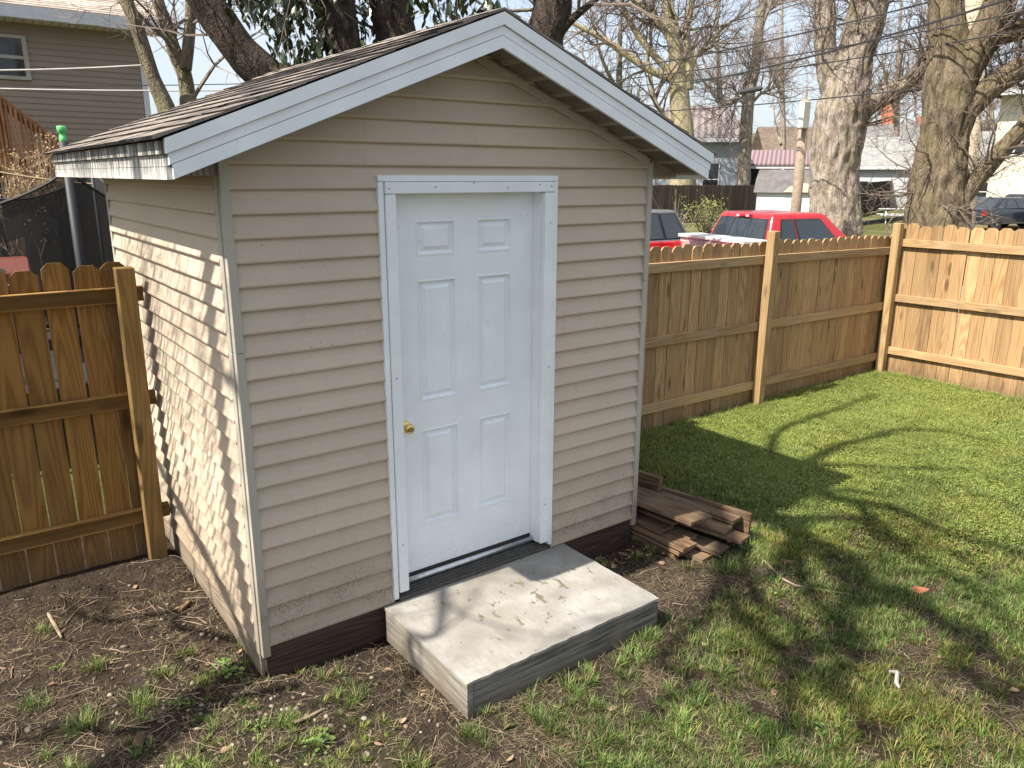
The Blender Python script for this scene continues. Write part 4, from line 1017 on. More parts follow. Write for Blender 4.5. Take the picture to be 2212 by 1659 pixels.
# big mossy tree at right
r_ = 20.5; f_ = lambda *q: poly(r_, [Z4(*w_) for w_ in q]); w4 = lambda w_: px(r_, w_/4.39, 2030)
A = f_((1390, 2400), (1395, 2000), (1410, 1659), (1455, 1300), (1500, 1050), (1500, 800), (1510, 500), (1480, 200), (1470, -50), (1440, -350))
tree('big_mossy_tree', 'massive mossy brown tree with curving limbs behind the right fence', [([foot(A[0])]+A, [w4(560), w4(540), w4(500), w4(440), w4(370), w4(400), w4(390), w4(310), w4(270), w4(260), w4(160)]),
    (f_((1560, 900), (1650, 650), (1760, 470), (1880, 280), (1950, 60), (1990, -200)), [w4(260), w4(270), w4(270), w4(250), w4(220), w4(150)]),
    (f_((1600, 1130), (1760, 950), (1940, 800), (2100, 700), (2300, 600), (2500, 430)), [w4(200), w4(190), w4(180), w4(180), w4(170), w4(110)]),
    (f_((1850, 420), (1990, 330), (2150, 290), (2350, 240)), [w4(150), w4(150), w4(150), w4(120)]),
    (f_((1500, 2050), (1650, 1850), (1800, 1659), (1960, 1470), (2100, 1320), (2250, 1130), (2400, 900)), [w4(150), w4(150), w4(145), w4(135), w4(130), w4(110), w4(60)]),
    (f_((1300, 1400), (1270, 1560), (1240, 1800)), [w4(140), w4(150), w4(160)])], M_BARK_MOSS, M_BRANCH, 62, 22, 1.7, 2, 72, .085, .006, sub=18)
# hazy twiggy trees further off
for i, (u_, r_, top, lab) in enumerate(((1560, 62, -60, 'distant twiggy tree above the blue-grey house'), (1690, 75, -40, 'distant pinkish bare tree right of the slim tree'), (1930, 70, -30, 'distant bare tree behind the white house chimneys'), (1330, 48, -20, 'distant bare tree just above the right roof slope'), (2150, 80, 60, 'distant bare tree at the right edge of the picture'))):
    b = rp(u_, 400, r_); b.z = 0; t_ = rp(u_+random.uniform(-20, 20), top, r_); P_ = [b, b.lerp(t_, .3)+Vector((.3, 0, 0)), b.lerp(t_, .65), t_]
    lim = [(P_, [.3, .25, .17, .05])]
    rr = random.Random(90+i)
    for k in range(5):
        s0 = b.lerp(t_, rr.uniform(.25, .6)); a_ = rr.uniform(0, 6.28); lim.append(([s0, s0+Vector((math.cos(a_)*1.3, math.sin(a_)*1.3, 1.6)), s0+Vector((math.cos(a_)*2.4, math.sin(a_)*2.4, 4.2))], [.13, .09, .03]))
    tree('distant_tree', lab, lim, M_BARK_GREY, M_BRANCH_P, 90+i, 13, 2.6, 2, 8, .02, .013, 4, .2, 'bare trees in the distance')
# shade tree standing left of the picture: its bare crown shades lawn, step and shed side
def sunward(p, h): return p-SUN_DIR*(h/-SUN_DIR.z)           # the point h above the ground whose shadow falls at p
ap = gp(1590, 1105); A0 = sunward(ap, 6.9)
tr = [Vector((-3.9, -1.5, -.1)), Vector((-3.6, -.8, 2.2)), Vector((-2.9, .35, 4.5)), A0]
lim = [(tr, [.16, .12, .075, .065])]; rj = random.Random(31)
def shadow_limb(pts, r0, r1):
    Q = []
    for (a_, b_) in zip(pts[:-1], pts[1:]):
        for f in (0, .5):
            p_ = sunward(gp(a_[0]+(b_[0]-a_[0])*f, a_[1]+(b_[1]-a_[1])*f), a_[2]+(b_[2]-a_[2])*f); Q.append(p_+Vector((rj.gauss(0, .07), rj.gauss(0, .07), rj.gauss(0, .07)))*(1 if Q else 0))
    Q.append(sunward(gp(pts[-1][0], pts[-1][1]), pts[-1][2])); lim.append((Q, [r0+(r1-r0)*i/(len(Q)-1) for i in range(len(Q))]))
shadow_limb([(1590, 1105, 6.9), (1760, 1185, 7.4), (1900, 1275, 7.9), (1990, 1345, 8.3), (2110, 1420, 8.8), (2230, 1520, 9.4)], 0.0878, 0.0280)
shadow_limb([(1590, 1105, 6.9), (1687, 1130, 7.2), (1715, 1240, 7.6), (1760, 1360, 8.1), (1830, 1520, 8.9)], 0.0810, 0.0280)
shadow_limb([(1570, 1110, 6.8), (1610, 1250, 7.3), (1640, 1420, 8), (1660, 1620, 8.8)], 0.0743, 0.0252)
shadow_limb([(1650, 1090, 7.2), (1850, 1090, 7.9), (2050, 1140, 8.7), (2260, 1230, 9.6)], 0.0743, 0.0252)
shadow_limb([(1640, 1050, 7.2), (1800, 965, 8), (1960, 935, 8.9), (2150, 960, 9.8)], 0.0743, 0.0252)
shadow_limb([(1640, 1050, 7.2), (1700, 940, 8), (1900, 855, 9.2)], 0.0607, 0.0210)
shadow_limb([(1765, 1190, 7.4), (1840, 1300, 7.9), (1865, 1400, 8.3), (1850, 1480, 8.6), (1880, 1620, 9.2)], 0.0607, 0.0210)
shadow_limb([(1900, 1275, 7.9), (1990, 1300, 8.2), (2090, 1380, 8.7), (2150, 1560, 9.4)], 0.0540, 0.0196)
shadow_limb([(1700, 1180, 7.4), (1560, 1260, 7.6), (1440, 1420, 8.1), (1400, 1560, 8.6)], 0.0540, 0.0196)
shadow_limb([(1850, 1090, 7.9), (1960, 1180, 8.3), (2120, 1230, 8.9)], 0.0540, 0.0196)
shadow_limb([(1700, 1000, 7.5), (1880, 1010, 8.2), (2100, 1020, 9.2)], 0.0540, 0.0196)
shadow_limb([(985, 1235, 5.0), (945, 1330, 5.2), (912, 1420, 5.5), (760, 1560, 5.9), (600, 1640, 6.2)], 0.0280, 0.0168)
shadow_limb([(640, 1480, 4.3), (420, 1500, 4.5), (200, 1560, 4.8), (0, 1600, 5.1)], 0.0300, 0.0168)
shadow_limb([(500, 1380, 4.0), (320, 1330, 4.2), (150, 1300, 4.5)], 0.0250, 0.0140)
shadow_limb([(1600, 1100, 6.9), (1760, 1120, 7.4), (1900, 1150, 7.9), (2020, 1230, 8.4), (2220, 1400, 9.4)], .055, .02)
shadow_limb([(1570, 1140, 6.8), (1660, 1280, 7.4), (1720, 1420, 8.0), (1740, 1600, 8.8)], .05, .02)
shadow_limb([(1600, 1080, 7.0), (1690, 1060, 7.3), (1790, 1060, 7.7), (1920, 1080, 8.3)], .05, .02)
bt = [tr[1].lerp(tr[2], .45), Vector((-2.5, .3, 3.3)), Vector((-2.3, 1.4, 3.4)), Vector((-2.2, 2.7, 3.6))]; lim.append((bt, [.04, .035, .03, .02])); rsh = random.Random(12)
BP, _ = smooth_path(bt[1:], [1, 1, 1], 10)
for i in range(20):
    q = BP[rsh.randrange(len(BP))]; L_ = rsh.uniform(1.0, 2.4); k = rsh.uniform(-.3, .12); b2 = rsh.uniform(-.1, .1)
    lim.append(([q, q+Vector((rsh.uniform(-.1, .1), k*L_*.5+b2, L_*.5)), q+Vector((rsh.uniform(-.2, .1), k*L_, L_))], [rsh.uniform(.007, .016), .009, .004]))
tree('shade_tree', 'tall bare tree standing beyond the left edge of the picture', lim, M_BARK_GREY, M_BRANCH, 4, 8, .9, 1, 10, .03, .0035, 4, .25)

# ------------------------------------------------------------------ neighbour's house, stairs, bush, grill, trampoline (left)
M_HSID = m_siding('taupe_house_siding', (.25, .2, .155))
M_HTRIM = plain('grey_white_house_trim', (.52, .53, .55), .5, 0, .1)
M_GLASS = NT('dark_window_glass'); M_GLASS = M_GLASS.fin((.02, .024, .028), .06, 0, .6)
M_HROOF = m_shingle('tan_house_shingle', (.33, .27, .22), (.5, .43, .37), .25)
HY = 15.0; hx1 = 3.15; hx0 = -6.0; ez = yp(100, 62, HY).z
house = thing('taupe_house', 'two-storey taupe-sided house with tan shingle roof at upper left', 'house', (hx0, HY, 0))
MB().box((hx0, HY+.03, 0), (hx1, HY+8, ez+.1)).build('wall', M_HSID, house)
bm_ = MB(); bm_.hexa([(0, -.028, 0), (hx1-hx0-.05, -.028, 0), (hx1-hx0-.05, .0, 0), (0, .0, 0), (0, -.012, .112), (hx1-hx0-.05, -.012, .112), (hx1-hx0-.05, 0, .112), (0, 0, .112)]); bmesh_ = bm_.mesh('siding_board', M_HSID)
z = ez-.03
while z > -.05: inst('siding_board', bmesh_, house, (hx0, HY+.029, z)); z -= .112
MB().box((hx1-.09, HY-.01, 0), (hx1+.02, HY+.08, ez+.07)).build('corner_trim', M_HTRIM, house)
ro = MB(); zr = ez+.28; ex = hx1+.40
ro.prism([(hx0-.4, HY-.5, zr-.02), (hx0-.4, HY+4, zr+1.9), (hx0-.4, HY+8.5, zr-.02), (hx0-.4, HY+8.5, zr-.1), (hx0-.4, HY+4, zr+1.82), (hx0-.4, HY-.5, zr-.1)], (ex-hx0+.4, 0, 0))
hroof = ro.build('roof', M_HROOF, house)
for i in range(32):                                     # shingle courses as real steps, a strip each
    a = i/32; y_ = HY-.52+4.52*a; z_ = zr+1.92*a; m_ = MB()
    m_.hexa([(hx0-.4, y_, z_), (ex, y_, z_), (ex, y_+.16, z_+.068), (hx0-.4, y_+.16, z_+.068), (hx0-.4, y_, z_+.02), (ex, y_, z_+.02), (ex, y_+.16, z_+.074), (hx0-.4, y_+.16, z_+.074)])
    m_.build('shingle_course', M_HROOF, hroof)
MB().box((hx0-.4, HY-.53, zr-.21), (ex, HY-.50, zr+.0)).build('fascia', M_HTRIM, house)
MB().prism([(ex, HY-.5, zr-.12), (ex, HY+4, zr+1.8), (ex, HY+8.5, zr-.12), (ex, HY+8.5, zr+.03), (ex, HY+4, zr+1.95), (ex, HY-.5, zr+.03)], (.03, 0, 0)).build('rake_board', M_HTRIM, house)
sf = MB()
MB().box((hx0-.4, HY-.5, zr-.22), (ex, HY+.03, zr-.205)).build('soffit', M_HTRIM, house)
for i in range(60): sf.box((hx0+i*.15, HY-.49, zr-.228), (hx0+.02+i*.15, HY+.02, zr-.2205))
sf.build('soffit_rib', M_SOFFIT, house)
w0 = yp(-60, 75, HY); w1 = yp(58, 166, HY)
win = MB().box((w0.x-.02, HY-.02, w1.z), (w1.x, HY-.0, w0.z)).build('window', M_GLASS, house)
fr = MB(); fr.box((w1.x-.01, HY-.05, w1.z-.06), (w1.x+.07, HY+.01, w0.z+.06)); fr.box((w0.x-.1, HY-.05, w1.z-.065), (w1.x-.012, HY+.01, w1.z)); fr.box((w0.x-.1, HY-.05, w0.z), (w1.x-.012, HY+.01, w0.z+.06)); fr.box((w0.x-.1, HY-.045, (w0.z+w1.z)/2-.03), (w1.x-.012, HY+.0, (w0.z+w1.z)/2+.03))
fr.build('window_frame', plain('taupe_window_frame', (.34, .31, .27), .6), win)
d0 = yp(10, 340, HY); MB().box((d0.x-.3, HY-.04, 0), (d0.x+.75, HY-.02, 2.5)).build('back_door', M_GLASS, house)
# outside stair
M_STAIR = wood('reddish_stair_wood', (.36, .17, .085), (.24, .105, .05), 'z', .15, None, 14)
SY = 13.4; a = yp(-30, 185, SY); b = yp(172, 340, SY); a2 = yp(-30, 296, SY); b2 = yp(172, 455, SY)
stair = thing('outside_stair', 'red-brown wooden stair with balusters descending along the taupe house', 'stairs', (a.x, SY, 0))
MB().beam(a, b, .09, .04).build('handrail', M_STAIR, stair); MB().beam(a+Vector((0, .02, -.12)), b+Vector((0, .02, -.12)), .04, .1).build('top_rail', M_STAIR, stair)
lo_a, lo_b = a+Vector((0, 0, -.92)), b+Vector((0, 0, -.92)); MB().beam(lo_a, lo_b, .04, .1).build('bottom_rail', M_STAIR, stair)
MB().beam(lo_a+Vector((0, .06, -.22)), lo_b+Vector((0, .06, -.22)), .05, .28).build('stringer', M_STAIR, stair)
MB().beam(lo_a+Vector((0, 1.1, -.22)), lo_b+Vector((0, 1.1, -.22)), .05, .28).build('stringer', M_STAIR, stair)
nb_ = 19
for i in range(nb_):
    q = a.lerp(b, (i+.4)/nb_); MB().box((q.x-.02, SY-.05, q.z-.98), (q.x+.02, SY-.012, q.z-.03)).build('baluster', M_STAIR, stair)
for i in range(10):
    q = lo_a.lerp(lo_b, (i+.5)/10); MB().box((q.x-.14, SY+.09, q.z-.12), (q.x+.14, SY+1.07, q.z-.08)).build('tread', M_STAIR, stair)
for f_ in (.12, .98):
    q = a.lerp(b, f_); MB().box((q.x-.05, SY+.0, -.05), (q.x+.05, SY+.10, q.z+.02)).build('post', M_STAIR, stair)
# dried hydrangea
M_STEM = plain('dry_straw_stem', (.42, .32, .2), .9, 0, .2); M_HEAD = plain('dry_flower_head', (.33, .22, .12), .95, 0, .4, 30)
bc = rp(70, 400, 10.2); bush = thing('dry_hydrangea', 'dead brown hydrangea bush with dried flower heads behind the black net', 'bush', (bc.x, bc.y, 0))
st = MB(); rb_ = random.Random(8); heads = []
for i in range(120):
    b0_ = Vector((bc.x+rb_.gauss(0, .3), bc.y+rb_.gauss(0, .3), 0)); u_ = rb_.gauss(70, 46); h_ = rb_.uniform(2.15, 2.62) if u_ < 85 else rb_.uniform(2.2, 2.8)
    t_ = rp(u_, 380, 10.2+rb_.uniform(-.4, .4)); t_.z = h_; m1 = b0_.lerp(t_, .5)+Vector((rb_.gauss(0, .06), rb_.gauss(0, .06), 0)); st.tube([b0_, m1, t_], [.007, .005, .003], 4, False); heads.append(t_)
    for _ in range(2):
        q = m1.lerp(t_, rb_.uniform(.2, .9)); e_ = q+Vector((rb_.gauss(0, .09), rb_.gauss(0, .09), rb_.uniform(.06, .2))); st.tube([q, e_], .003, 3, False); heads.append(e_)
st.build('stems', M_STEM, bush)
hd = MB()
for q in heads:
    for _ in range(6):
        c = q+Vector((rb_.gauss(0, .022), rb_.gauss(0, .022), rb_.gauss(0, .018))); s_ = rb_.uniform(.010, .02); hd.add([c+Vector((rb_.uniform(-s_, s_), rb_.uniform(-s_, s_), rb_.uniform(-s_, s_))) for _ in range(4)], [(0, 1, 2), (0, 2, 3), (0, 3, 1), (1, 3, 2)])
hd.build('flower_heads', M_HEAD, bush)['kind'] = 'stuff'
# trampoline with safety net
M_FOAM = plain('black_foam_sleeve', (.018, .019, .022), .6, 0, .2); M_CAP = plain('green_plastic_cap', (.13, .55, .16), .4, 0, .05)
t_ = NT('black_safety_net'); pz = t_.pos(); t_.fin((.012, .012, .013), .8)
trn = t_.n('ShaderNodeBsdfTransparent'); mx = t_.n('ShaderNodeMixShader'); mx.inputs[0].default_value = .80
t_.l(trn.outputs[0], mx.inputs[1]); t_.l(t_.p.outputs[0], mx.inputs[2]); t_.l(mx.outputs[0], t_.out.inputs[0]); M_NET = t_.m
npole = rp(150, 400, 7.0); tc_ = Vector((npole.x-.47, npole.y+1.48, 0)); TR = 1.553
tram = thing('trampoline', 'round trampoline with black safety net and green-capped pole behind the left fence', 'trampoline', (tc_.x, tc_.y, 0))
a0 = math.atan2(npole.y-tc_.y, npole.x-tc_.x)
ring = [tc_+Vector((TR*math.cos(a), TR*math.sin(a), .72)) for a in [2*math.pi*i/40 for i in range(41)]]
MB().tube(ring, .025, 8).build('frame_ring', M_FOAM, tram); MB().lathe([(TR-.12, .70), (TR-.12, .705)], tc_, 'z', 40).build('jumping_mat', M_FOAM, tram)
for i in range(6):
    a = a0+i*math.pi/3; p = tc_+Vector((TR*math.cos(a), TR*math.sin(a), 0)); tp_ = 2.36 if i else 2.60
    MB().tube([p+Vector((0, 0, 0)), p+Vector((0, 0, tp_))], .034 if i == 0 else .02, 12).build('pole', M_FOAM, tram, smooth=True)
    MB().lathe([(.026, tp_-.02), (.027, tp_+.03), (.022, tp_+.035), (.022, tp_+.06), (.032, tp_+.07), (.034, tp_+.105), (.029, tp_+.112)], p, 'z', 14).build('pole_cap', M_FOAM if i else M_CAP, tram, smooth=True)
net = MB(); edge = MB(); rn = random.Random(2)
for s_ in range(6):
    for i in range(14):
        fa, fb = i/14, (i+1)/14; top = lambda f: 2.40-.30*math.sin(math.pi*f)**.8
        for j in range(10):
            za = lambda f, k: .73+(top(f)-.73)*k/10
            A_ = lambda f: a0+(s_+f)*math.pi/3
            rad_ = lambda f: TR*(1-.10*math.sin(math.pi*f))
            mk = lambda f, k: tc_+Vector((rad_(f)*math.cos(A_(f)), rad_(f)*math.sin(A_(f)), za(f, k)))
            if s_ == 5:
                c_ = mk((fa+fb)/2, j+.5)-CAM; u_, v_ = 1106+F_PX*c_.dot(rt)/c_.dot(fw), 829.5-F_PX*c_.dot(up)/c_.dot(fw)
                if v_ > 445+1.75*u_: continue                     # the entrance flap is drawn aside
            net.add([mk(fa, j), mk(fb, j), mk(fb, j+1), mk(fa, j+1)], [(0, 1, 2, 3)])
    pts = [tc_+Vector((TR*(1-.10*math.sin(math.pi*f))*math.cos(a0+(s_+f)*math.pi/3), TR*(1-.10*math.sin(math.pi*f))*math.sin(a0+(s_+f)*math.pi/3), 2.40-.30*math.sin(math.pi*f)**.8)) for f in [k/14 for k in range(15)]]
    edge.tube(pts, .011, 5)
net.build('safety_net', M_NET, tram); edge.build('net_edge', M_FOAM, tram)
# grill
M_GRILL = plain('maroon_enamel', (.14, .042, .03), .3, 0, .1); M_STEEL = plain('stainless', (.6, .6, .6), .3, 1, .1)
gc = rp(2, 520, 8.9); grill = thing('gas_grill', 'maroon gas grill seen at the left edge behind the net', 'grill', (gc.x-.1, gc.y, 0))
gx_, gy_ = gc.x-.25, gc.y
zt_ = 1.58
MB().prism([(gx_-.45, gy_-.25, zt_-.30), (gx_-.45, gy_+.3, zt_-.30), (gx_-.45, gy_+.3, zt_-.1), (gx_-.45, gy_+.15, zt_), (gx_-.45, gy_-.1, zt_), (gx_-.45, gy_-.25, zt_-.12)], (.9, 0, 0)).build('hood', M_GRILL, grill, bevel=.02)
MB().box((gx_-.55, gy_-.33, zt_-.46), (gx_+.5, gy_+.3, zt_-.33)).build('control_panel', M_GRILL, grill, bevel=.01)
MB().box((gx_-.5, gy_-.28, .05), (gx_+.45, gy_+.28, zt_-.47)).build('cabinet', M_FOAM, grill)
MB().tube([(gx_-.38, gy_-.31, zt_-.22), (gx_+.38, gy_-.31, zt_-.22)], .012, 8).build('handle', M_STEEL, grill)
MB().lathe([(.035, 0), (.035, -.02)], (gx_+.2, gy_-.26, zt_-.10), 'y', 16).build('thermometer', M_STEEL, grill)
for dx in (-.2, 0, .2, .36): MB().lathe([(.03, 0), (.025, -.03)], (gx_+dx, gy_-.33, zt_-.395), 'y', 12).build('knob', M_STEEL, grill)

# ------------------------------------------------------------------ wires and poles
M_WIRE = plain('black_cable', (.03, .03, .032), .6); M_WIREL = plain('pale_cable', (.5, .48, .45), .7); M_POLE = plain('weathered_utility_pole', (.26, .20, .15), .9, 0, .25, 8, .3); M_POLEL = plain('tan_utility_pole', (.36, .30, .21), .9, 0, .2, 8, .3)
def wire(label, p, q, r, mat=M_WIRE, sag=.15):
    pts = [p.lerp(q, t__)+Vector((0, 0, -sag*4*t__*(1-t__))) for t__ in [i/16 for i in range(17)]]
    o = MB().tube(pts, r, 5).build('overhead_wire', mat, None, base=pts[0]); tag(o, label, 'wire', 'overhead wires')
for lab, (u0, v0, r0), (u1, v1, r1), rad in (('thick upper overhead cable crossing right of the roof', (1490, 180, 26), (2330, -50, 18), .026), ('second thick overhead cable right of the roof', (1300, 156, 26), (2180, -42, 20), .02), ('third overhead wire below the thick cables', (1300, 176, 27), (2330, 0, 19), .016), ('fourth overhead wire passing the big pale tree', (1340, 188, 27), (2330, 42, 19), .016),
                                             ('thin overhead wire highest over the spreading tree', (1300, 110, 30), (2300, -20, 24), .008), ('lower overhead cable level with the slim tree crossbar', (1300, 246, 30), (2330, 150, 22), .018), ('faint lowest wire behind the slim tree', (1450, 210, 36), (2300, 140, 30), .008)):
    wire(lab, rp(u0, v0, r0), rp(u1, v1, r1), rad)
wire('upper pale wire crossing the taupe house below its window', rp(-60, 152, 13.2), rp(330, 139, 13.2), .012, M_WIREL, .02)
wire('lower pale wire crossing the taupe house', rp(-60, 190, 13.2), rp(660, 192, 13.4), .012, M_WIREL, .03)
wire('dark wire just above the lower pale wire on the taupe house', rp(-60, 184, 13.4), rp(560, 180, 14), .007, M_WIRE, .02)
wire('tan rope stretched in front of the dead hydrangea', rp(-60, 360, 9.0), rp(200, 397, 9.0), .009, M_STEM, .02)
def pole(name, label, r, top, bot, rad, mat, extra=None):
    a, b = rp(*top, r), rp(*bot, r); t0 = thing(name, label, 'pole', (b.x, b.y, 0)); k = (b-a)/(a.z-b.z); f_ = b+k*(b.z+.1)
    MB().tube([f_, b, a], [rad*1.08, rad*1.05, rad*.95], 14).build('shaft', mat, t0, smooth=True)
    return t0, a, b
t0, a, b = pole('meter_pole', 'short leaning brown pole carrying a white box behind the red pickup', 24, (1741, 215), (1719, 451), .135, M_POLE)
c = rp(1738, 247, 23.8); MB().box((c.x-.16, c.y-.08, c.z-.36), (c.x+.14, c.y+.08, c.z+.33)).build('meter_box', plain('cream_metal_box', (.62, .62, .52), .5), t0, bevel=.015)
MB().tube([a, a+Vector((0, 0, .25))], .03, 8).build('conduit', M_POLE, t0)
pole('utility_pole', 'thick tan utility pole partly hidden behind the mossy tree', 25, (2114, -60), (2082, 470), .27, M_POLEL)
a, b = rp(1597, 200, 30.2), rp(1648, 190, 29.6)
tag(MB().tube([a, a.lerp(b, .06), a.lerp(b, .9), b], [.02, .09, .09, .03], 10).build('splice_case', M_WIRE, None, base=a), 'black cable splice case hanging on a wire before the slim tree', 'splice case')

# ------------------------------------------------------------------ vehicles
def paint(name, c, r=.25):
    t = NT(name); m_ = t.fin(c, r, 0, .5); t.p.inputs['Coat Weight'].default_value = .6; t.p.inputs['Coat Roughness'].default_value = .06; return m_
M_RED = paint('red_car_paint', (.42, .012, .016)); M_GREYP = paint('dark_grey_car_paint', (.10, .105, .115)); M_BLK = paint('blue_black_car_paint', (.012, .016, .028), .18); M_DARKP = paint('black_car_paint', (.01, .01, .012), .2)
M_TYRE = plain('tyre_rubber', (.02, .02, .02), .85); M_RIM = plain('alloy_rim', (.55, .56, .58), .35, .9, .1); M_LAMP = plain('red_tail_lamp', (.5, .015, .02), .15, 0, .1); M_CHROME = plain('chrome', (.75, .76, .78), .12, 1, .03); M_PLATE = plain('white_plate', (.72, .75, .78), .5, 0, .15, 60); M_RUB = plain('black_plastic', (.02, .02, .02), .6)
t_ = NT('car_glass'); M_CGLASS = t_.fin((.025, .032, .036), .03, 0, .9)
def wheel(par, x_, y_, r=.34, w=.22, sg=1):
    g = MB().lathe([(r*.62, -w/2), (r*.93, -w/2), (r, -w*.3), (r, w*.3), (r*.93, w/2), (r*.62, w/2)], (x_, y_, r), 'y', 28).build('wheel', M_TYRE, par, local=True, smooth=True)
    rim = MB(); rim.lathe([(r*.62, -.01), (r*.6, .01)], (x_, y_+sg*w*.28, r), 'y', 24)
    for k in range(7):
        a = 2*math.pi*k/7; d = Vector((math.cos(a), 0, math.sin(a))); rim.beam(Vector((x_, y_+sg*w*.42, r))+d*.05, Vector((x_, y_+sg*w*.42, r))+d*r*.6, .05, .03, (0, 1, 0))
    rim.lathe([(.06, -.02), (.05, .02)], (x_, y_+sg*w*.42, r), 'y', 12)
    ob = rim.build('rim', M_RIM, g, local=True)
def cabin(par, mat, x0, x1, x2, x3, z0, z1, wb, wt, name='cabin'):
    """greenhouse: rear foot x0, rear roof x1, front roof x2, front foot x3"""
    P = [(x0, -wb, z0), (x3, -wb, z0), (x3, wb, z0), (x0, wb, z0), (x1, -wt, z1), (x2, -wt, z1), (x2, wt, z1), (x1, wt, z1)]
    return MB().hexa(P).build(name, mat, par, local=True, bevel=.07, seg=4, smooth=True), [Vector(p) for p in P]
def pane(par, quad, f, name, out, mat=M_CGLASS):
    a, b, c, d = quad; (s0, s1, t0_, t1_) = f; out = Vector(out)
    def q(s_, t__): return a.lerp(b, s_).lerp(d.lerp(c, s_), t__)
    if mat is M_CGLASS:
        e = .018; sp_ = [q(s0-e, t0_-e*2), q(s1+e, t0_-e*2), q(s1+e, t1_+e*2), q(s0-e, t1_+e*2)]
        MB().prism([p_+out*.0005 for p_ in sp_], out*.006).build('window_seal', M_RUB, par, local=True)
    pts = [q(s0, t0_)+out*.002, q(s1, t0_)+out*.002, q(s1, t1_)+out*.002, q(s0, t1_)+out*.002]
    return MB().prism(pts, out*.012).build(name, mat, par, local=True, bevel=.0)
# red pickup ; local +x = forward
hd_ = math.atan2(-.245, .97); tr_c = Vector((10.90, 5.72, 0))
truck = thing('pickup_truck', 'red extended-cab pickup truck parked behind the back fence', 'truck', tr_c, hd_)
cab, P = cabin(truck, M_RED, -.08, .14, 1.28, 1.95, 1.16, 1.73, .90, .72)
body = MB(); body.prism([(-2.3, -.93, .5), (4.0, -.93, .5), (4.05, -.93, .9), (3.9, -.93, 1.12), (2.3, -.93, 1.2), (-.05, -.93, 1.2), (-.05, -.93, 1.08), (-2.3, -.93, 1.08)], (0, 1.86, 0)); body.build('body', M_RED, truck, local=True, bevel=.05, seg=3)
for s_ in (-1, 1): MB().box((-2.3, s_*.93-.06, 1.05), (-.12, s_*.93+.06-.03*s_, 1.17)).build('bed_rail', M_RED, truck, local=True, bevel=.03)
MB().box((-2.34, -.85, .62), (-2.28, .85, 1.15)).build('tailgate', M_RED, truck, local=True, bevel=.02)
back = (P[3], P[0], P[4], P[7]); nb_ = Vector((-.94, 0, .34))
MB().prism([p+nb_*.001 for p in [back[0].lerp(back[3], .06).lerp(back[1].lerp(back[2], .06), s_) for s_ in (.06, .94)]+[back[0].lerp(back[3], .84).lerp(back[1].lerp(back[2], .84), s_) for s_ in (.94, .06)]], nb_*.006).build('rear_window_seal', M_RUB, truck, local=True)
for f_ in ((.09, .335, .12, .80), (.35, .645, .12, .80), (.66, .91, .12, .80)): pane(truck, back, f_, 'rear_window', nb_*.6+Vector((-.4, 0, .12)))
sideq = (P[0], P[1], P[5], P[4]); nr = Vector((0, -.955, .3))
for nm, f_ in (('quarter_window', (.15, .32, .02, .80)), ('side_window', (.37, .80, .02, .80))): pane(truck, sideq, f_, nm, nr)
sideq = (P[2], P[3], P[7], P[6])
for nm, f_ in (('quarter_window', (.68, .85, .02, .80)), ('side_window', (.20, .63, .02, .80))): pane(truck, sideq, f_, nm, Vector((0, .955, .3)))
pane(truck, (P[1], P[2], P[6], P[5]), (.06, .94, .05, .9), 'windscreen', (.6, 0, .8))
MB().box((.065, -.17, 1.665), (.12, .17, 1.70)).build('brake_lamp', M_LAMP, truck, local=True)
for s_ in (-1, 1): MB().box((.055, s_*.13-.035, 1.66), (.115, s_*.13+.035, 1.695)).build('cargo_lamp', M_PLATE, truck, local=True)
for x_ in (-1.2, 2.75):
    for s_ in (-1, 1): wheel(truck, x_, s_*.82, .37, .24, s_)
t_ = NT('diamond_plate'); o_ = t_.obj(); ck = t_.n('ShaderNodeTexVoronoi'); t_.l(t_.scale(o_, (1, 1, 1.8)), ck.inputs['Vector']); ck.inputs['Scale'].default_value = 22; t_.bump(ck.outputs['Distance'], .9, .02)
M_DIAM = t_.fin(t_.mix(t_.mapr(ck.outputs['Distance'], .2, .5), (.62, .6, .58), (.42, .36, .36)), .45, .3)
tb = thing('truck_tool_box', 'white diamond-plate tool box across the bed of the red pickup', 'tool box', tr_c, hd_)
MB().box((-.62, -.93, 1.0), (-.16, .93, 1.24)).build('box_body', M_DIAM, tb, local=True, bevel=.01)
for y0_, y1_ in ((-.96, -.01), (.01, .96)): MB().box((-.66, y0_, 1.245), (-.13, y1_, 1.31)).build('lid', plain('white_tool_box_lid', (.66, .65, .62), .4), tb, local=True, bevel=.02)
# generic closed car
def car(name, label, loc, hd, paintm, L_, w, hh, prof, cab_, kind='car'):
    t0 = thing(name, label, kind, loc, hd)
    MB().prism([(x_, -w/2, z_) for x_, z_ in prof], (0, w, 0)).build('body', paintm, t0, local=True, bevel=.09, seg=4, smooth=True)
    x0, x1, x2, x3, z0, z1 = cab_; ob, P = cabin(t0, paintm, x0, x1, x2, x3, z0, z1, w/2-.04, w/2-.24)
    nb_ = ((P[7]-P[3]).cross(P[0]-P[3])).normalized(); nb_ = nb_ if nb_.x < 0 else -nb_
    pane(t0, (P[3], P[0], P[4], P[7]), (.07, .93, .10, .88), 'rear_window', nb_)
    nf = ((P[6]-P[2]).cross(P[1]-P[2])).normalized(); nf = nf if nf.x > 0 else -nf
    pane(t0, (P[1], P[2], P[6], P[5]), (.07, .93, .08, .9), 'windscreen', nf)
    for sq, ny_, rev in (((P[0], P[1], P[5], P[4]), -1, 0), ((P[3], P[2], P[6], P[7]), 1, 0)):
        for f_ in ((.06, .22, .08, .86), (.25, .53, .08, .88), (.55, .86, .08, .88)): pane(t0, sq, f_, 'side_window', Vector((0, ny_*.95, .3)))
    return t0, P
suv_c = Vector((10.15, 8.9, 0))
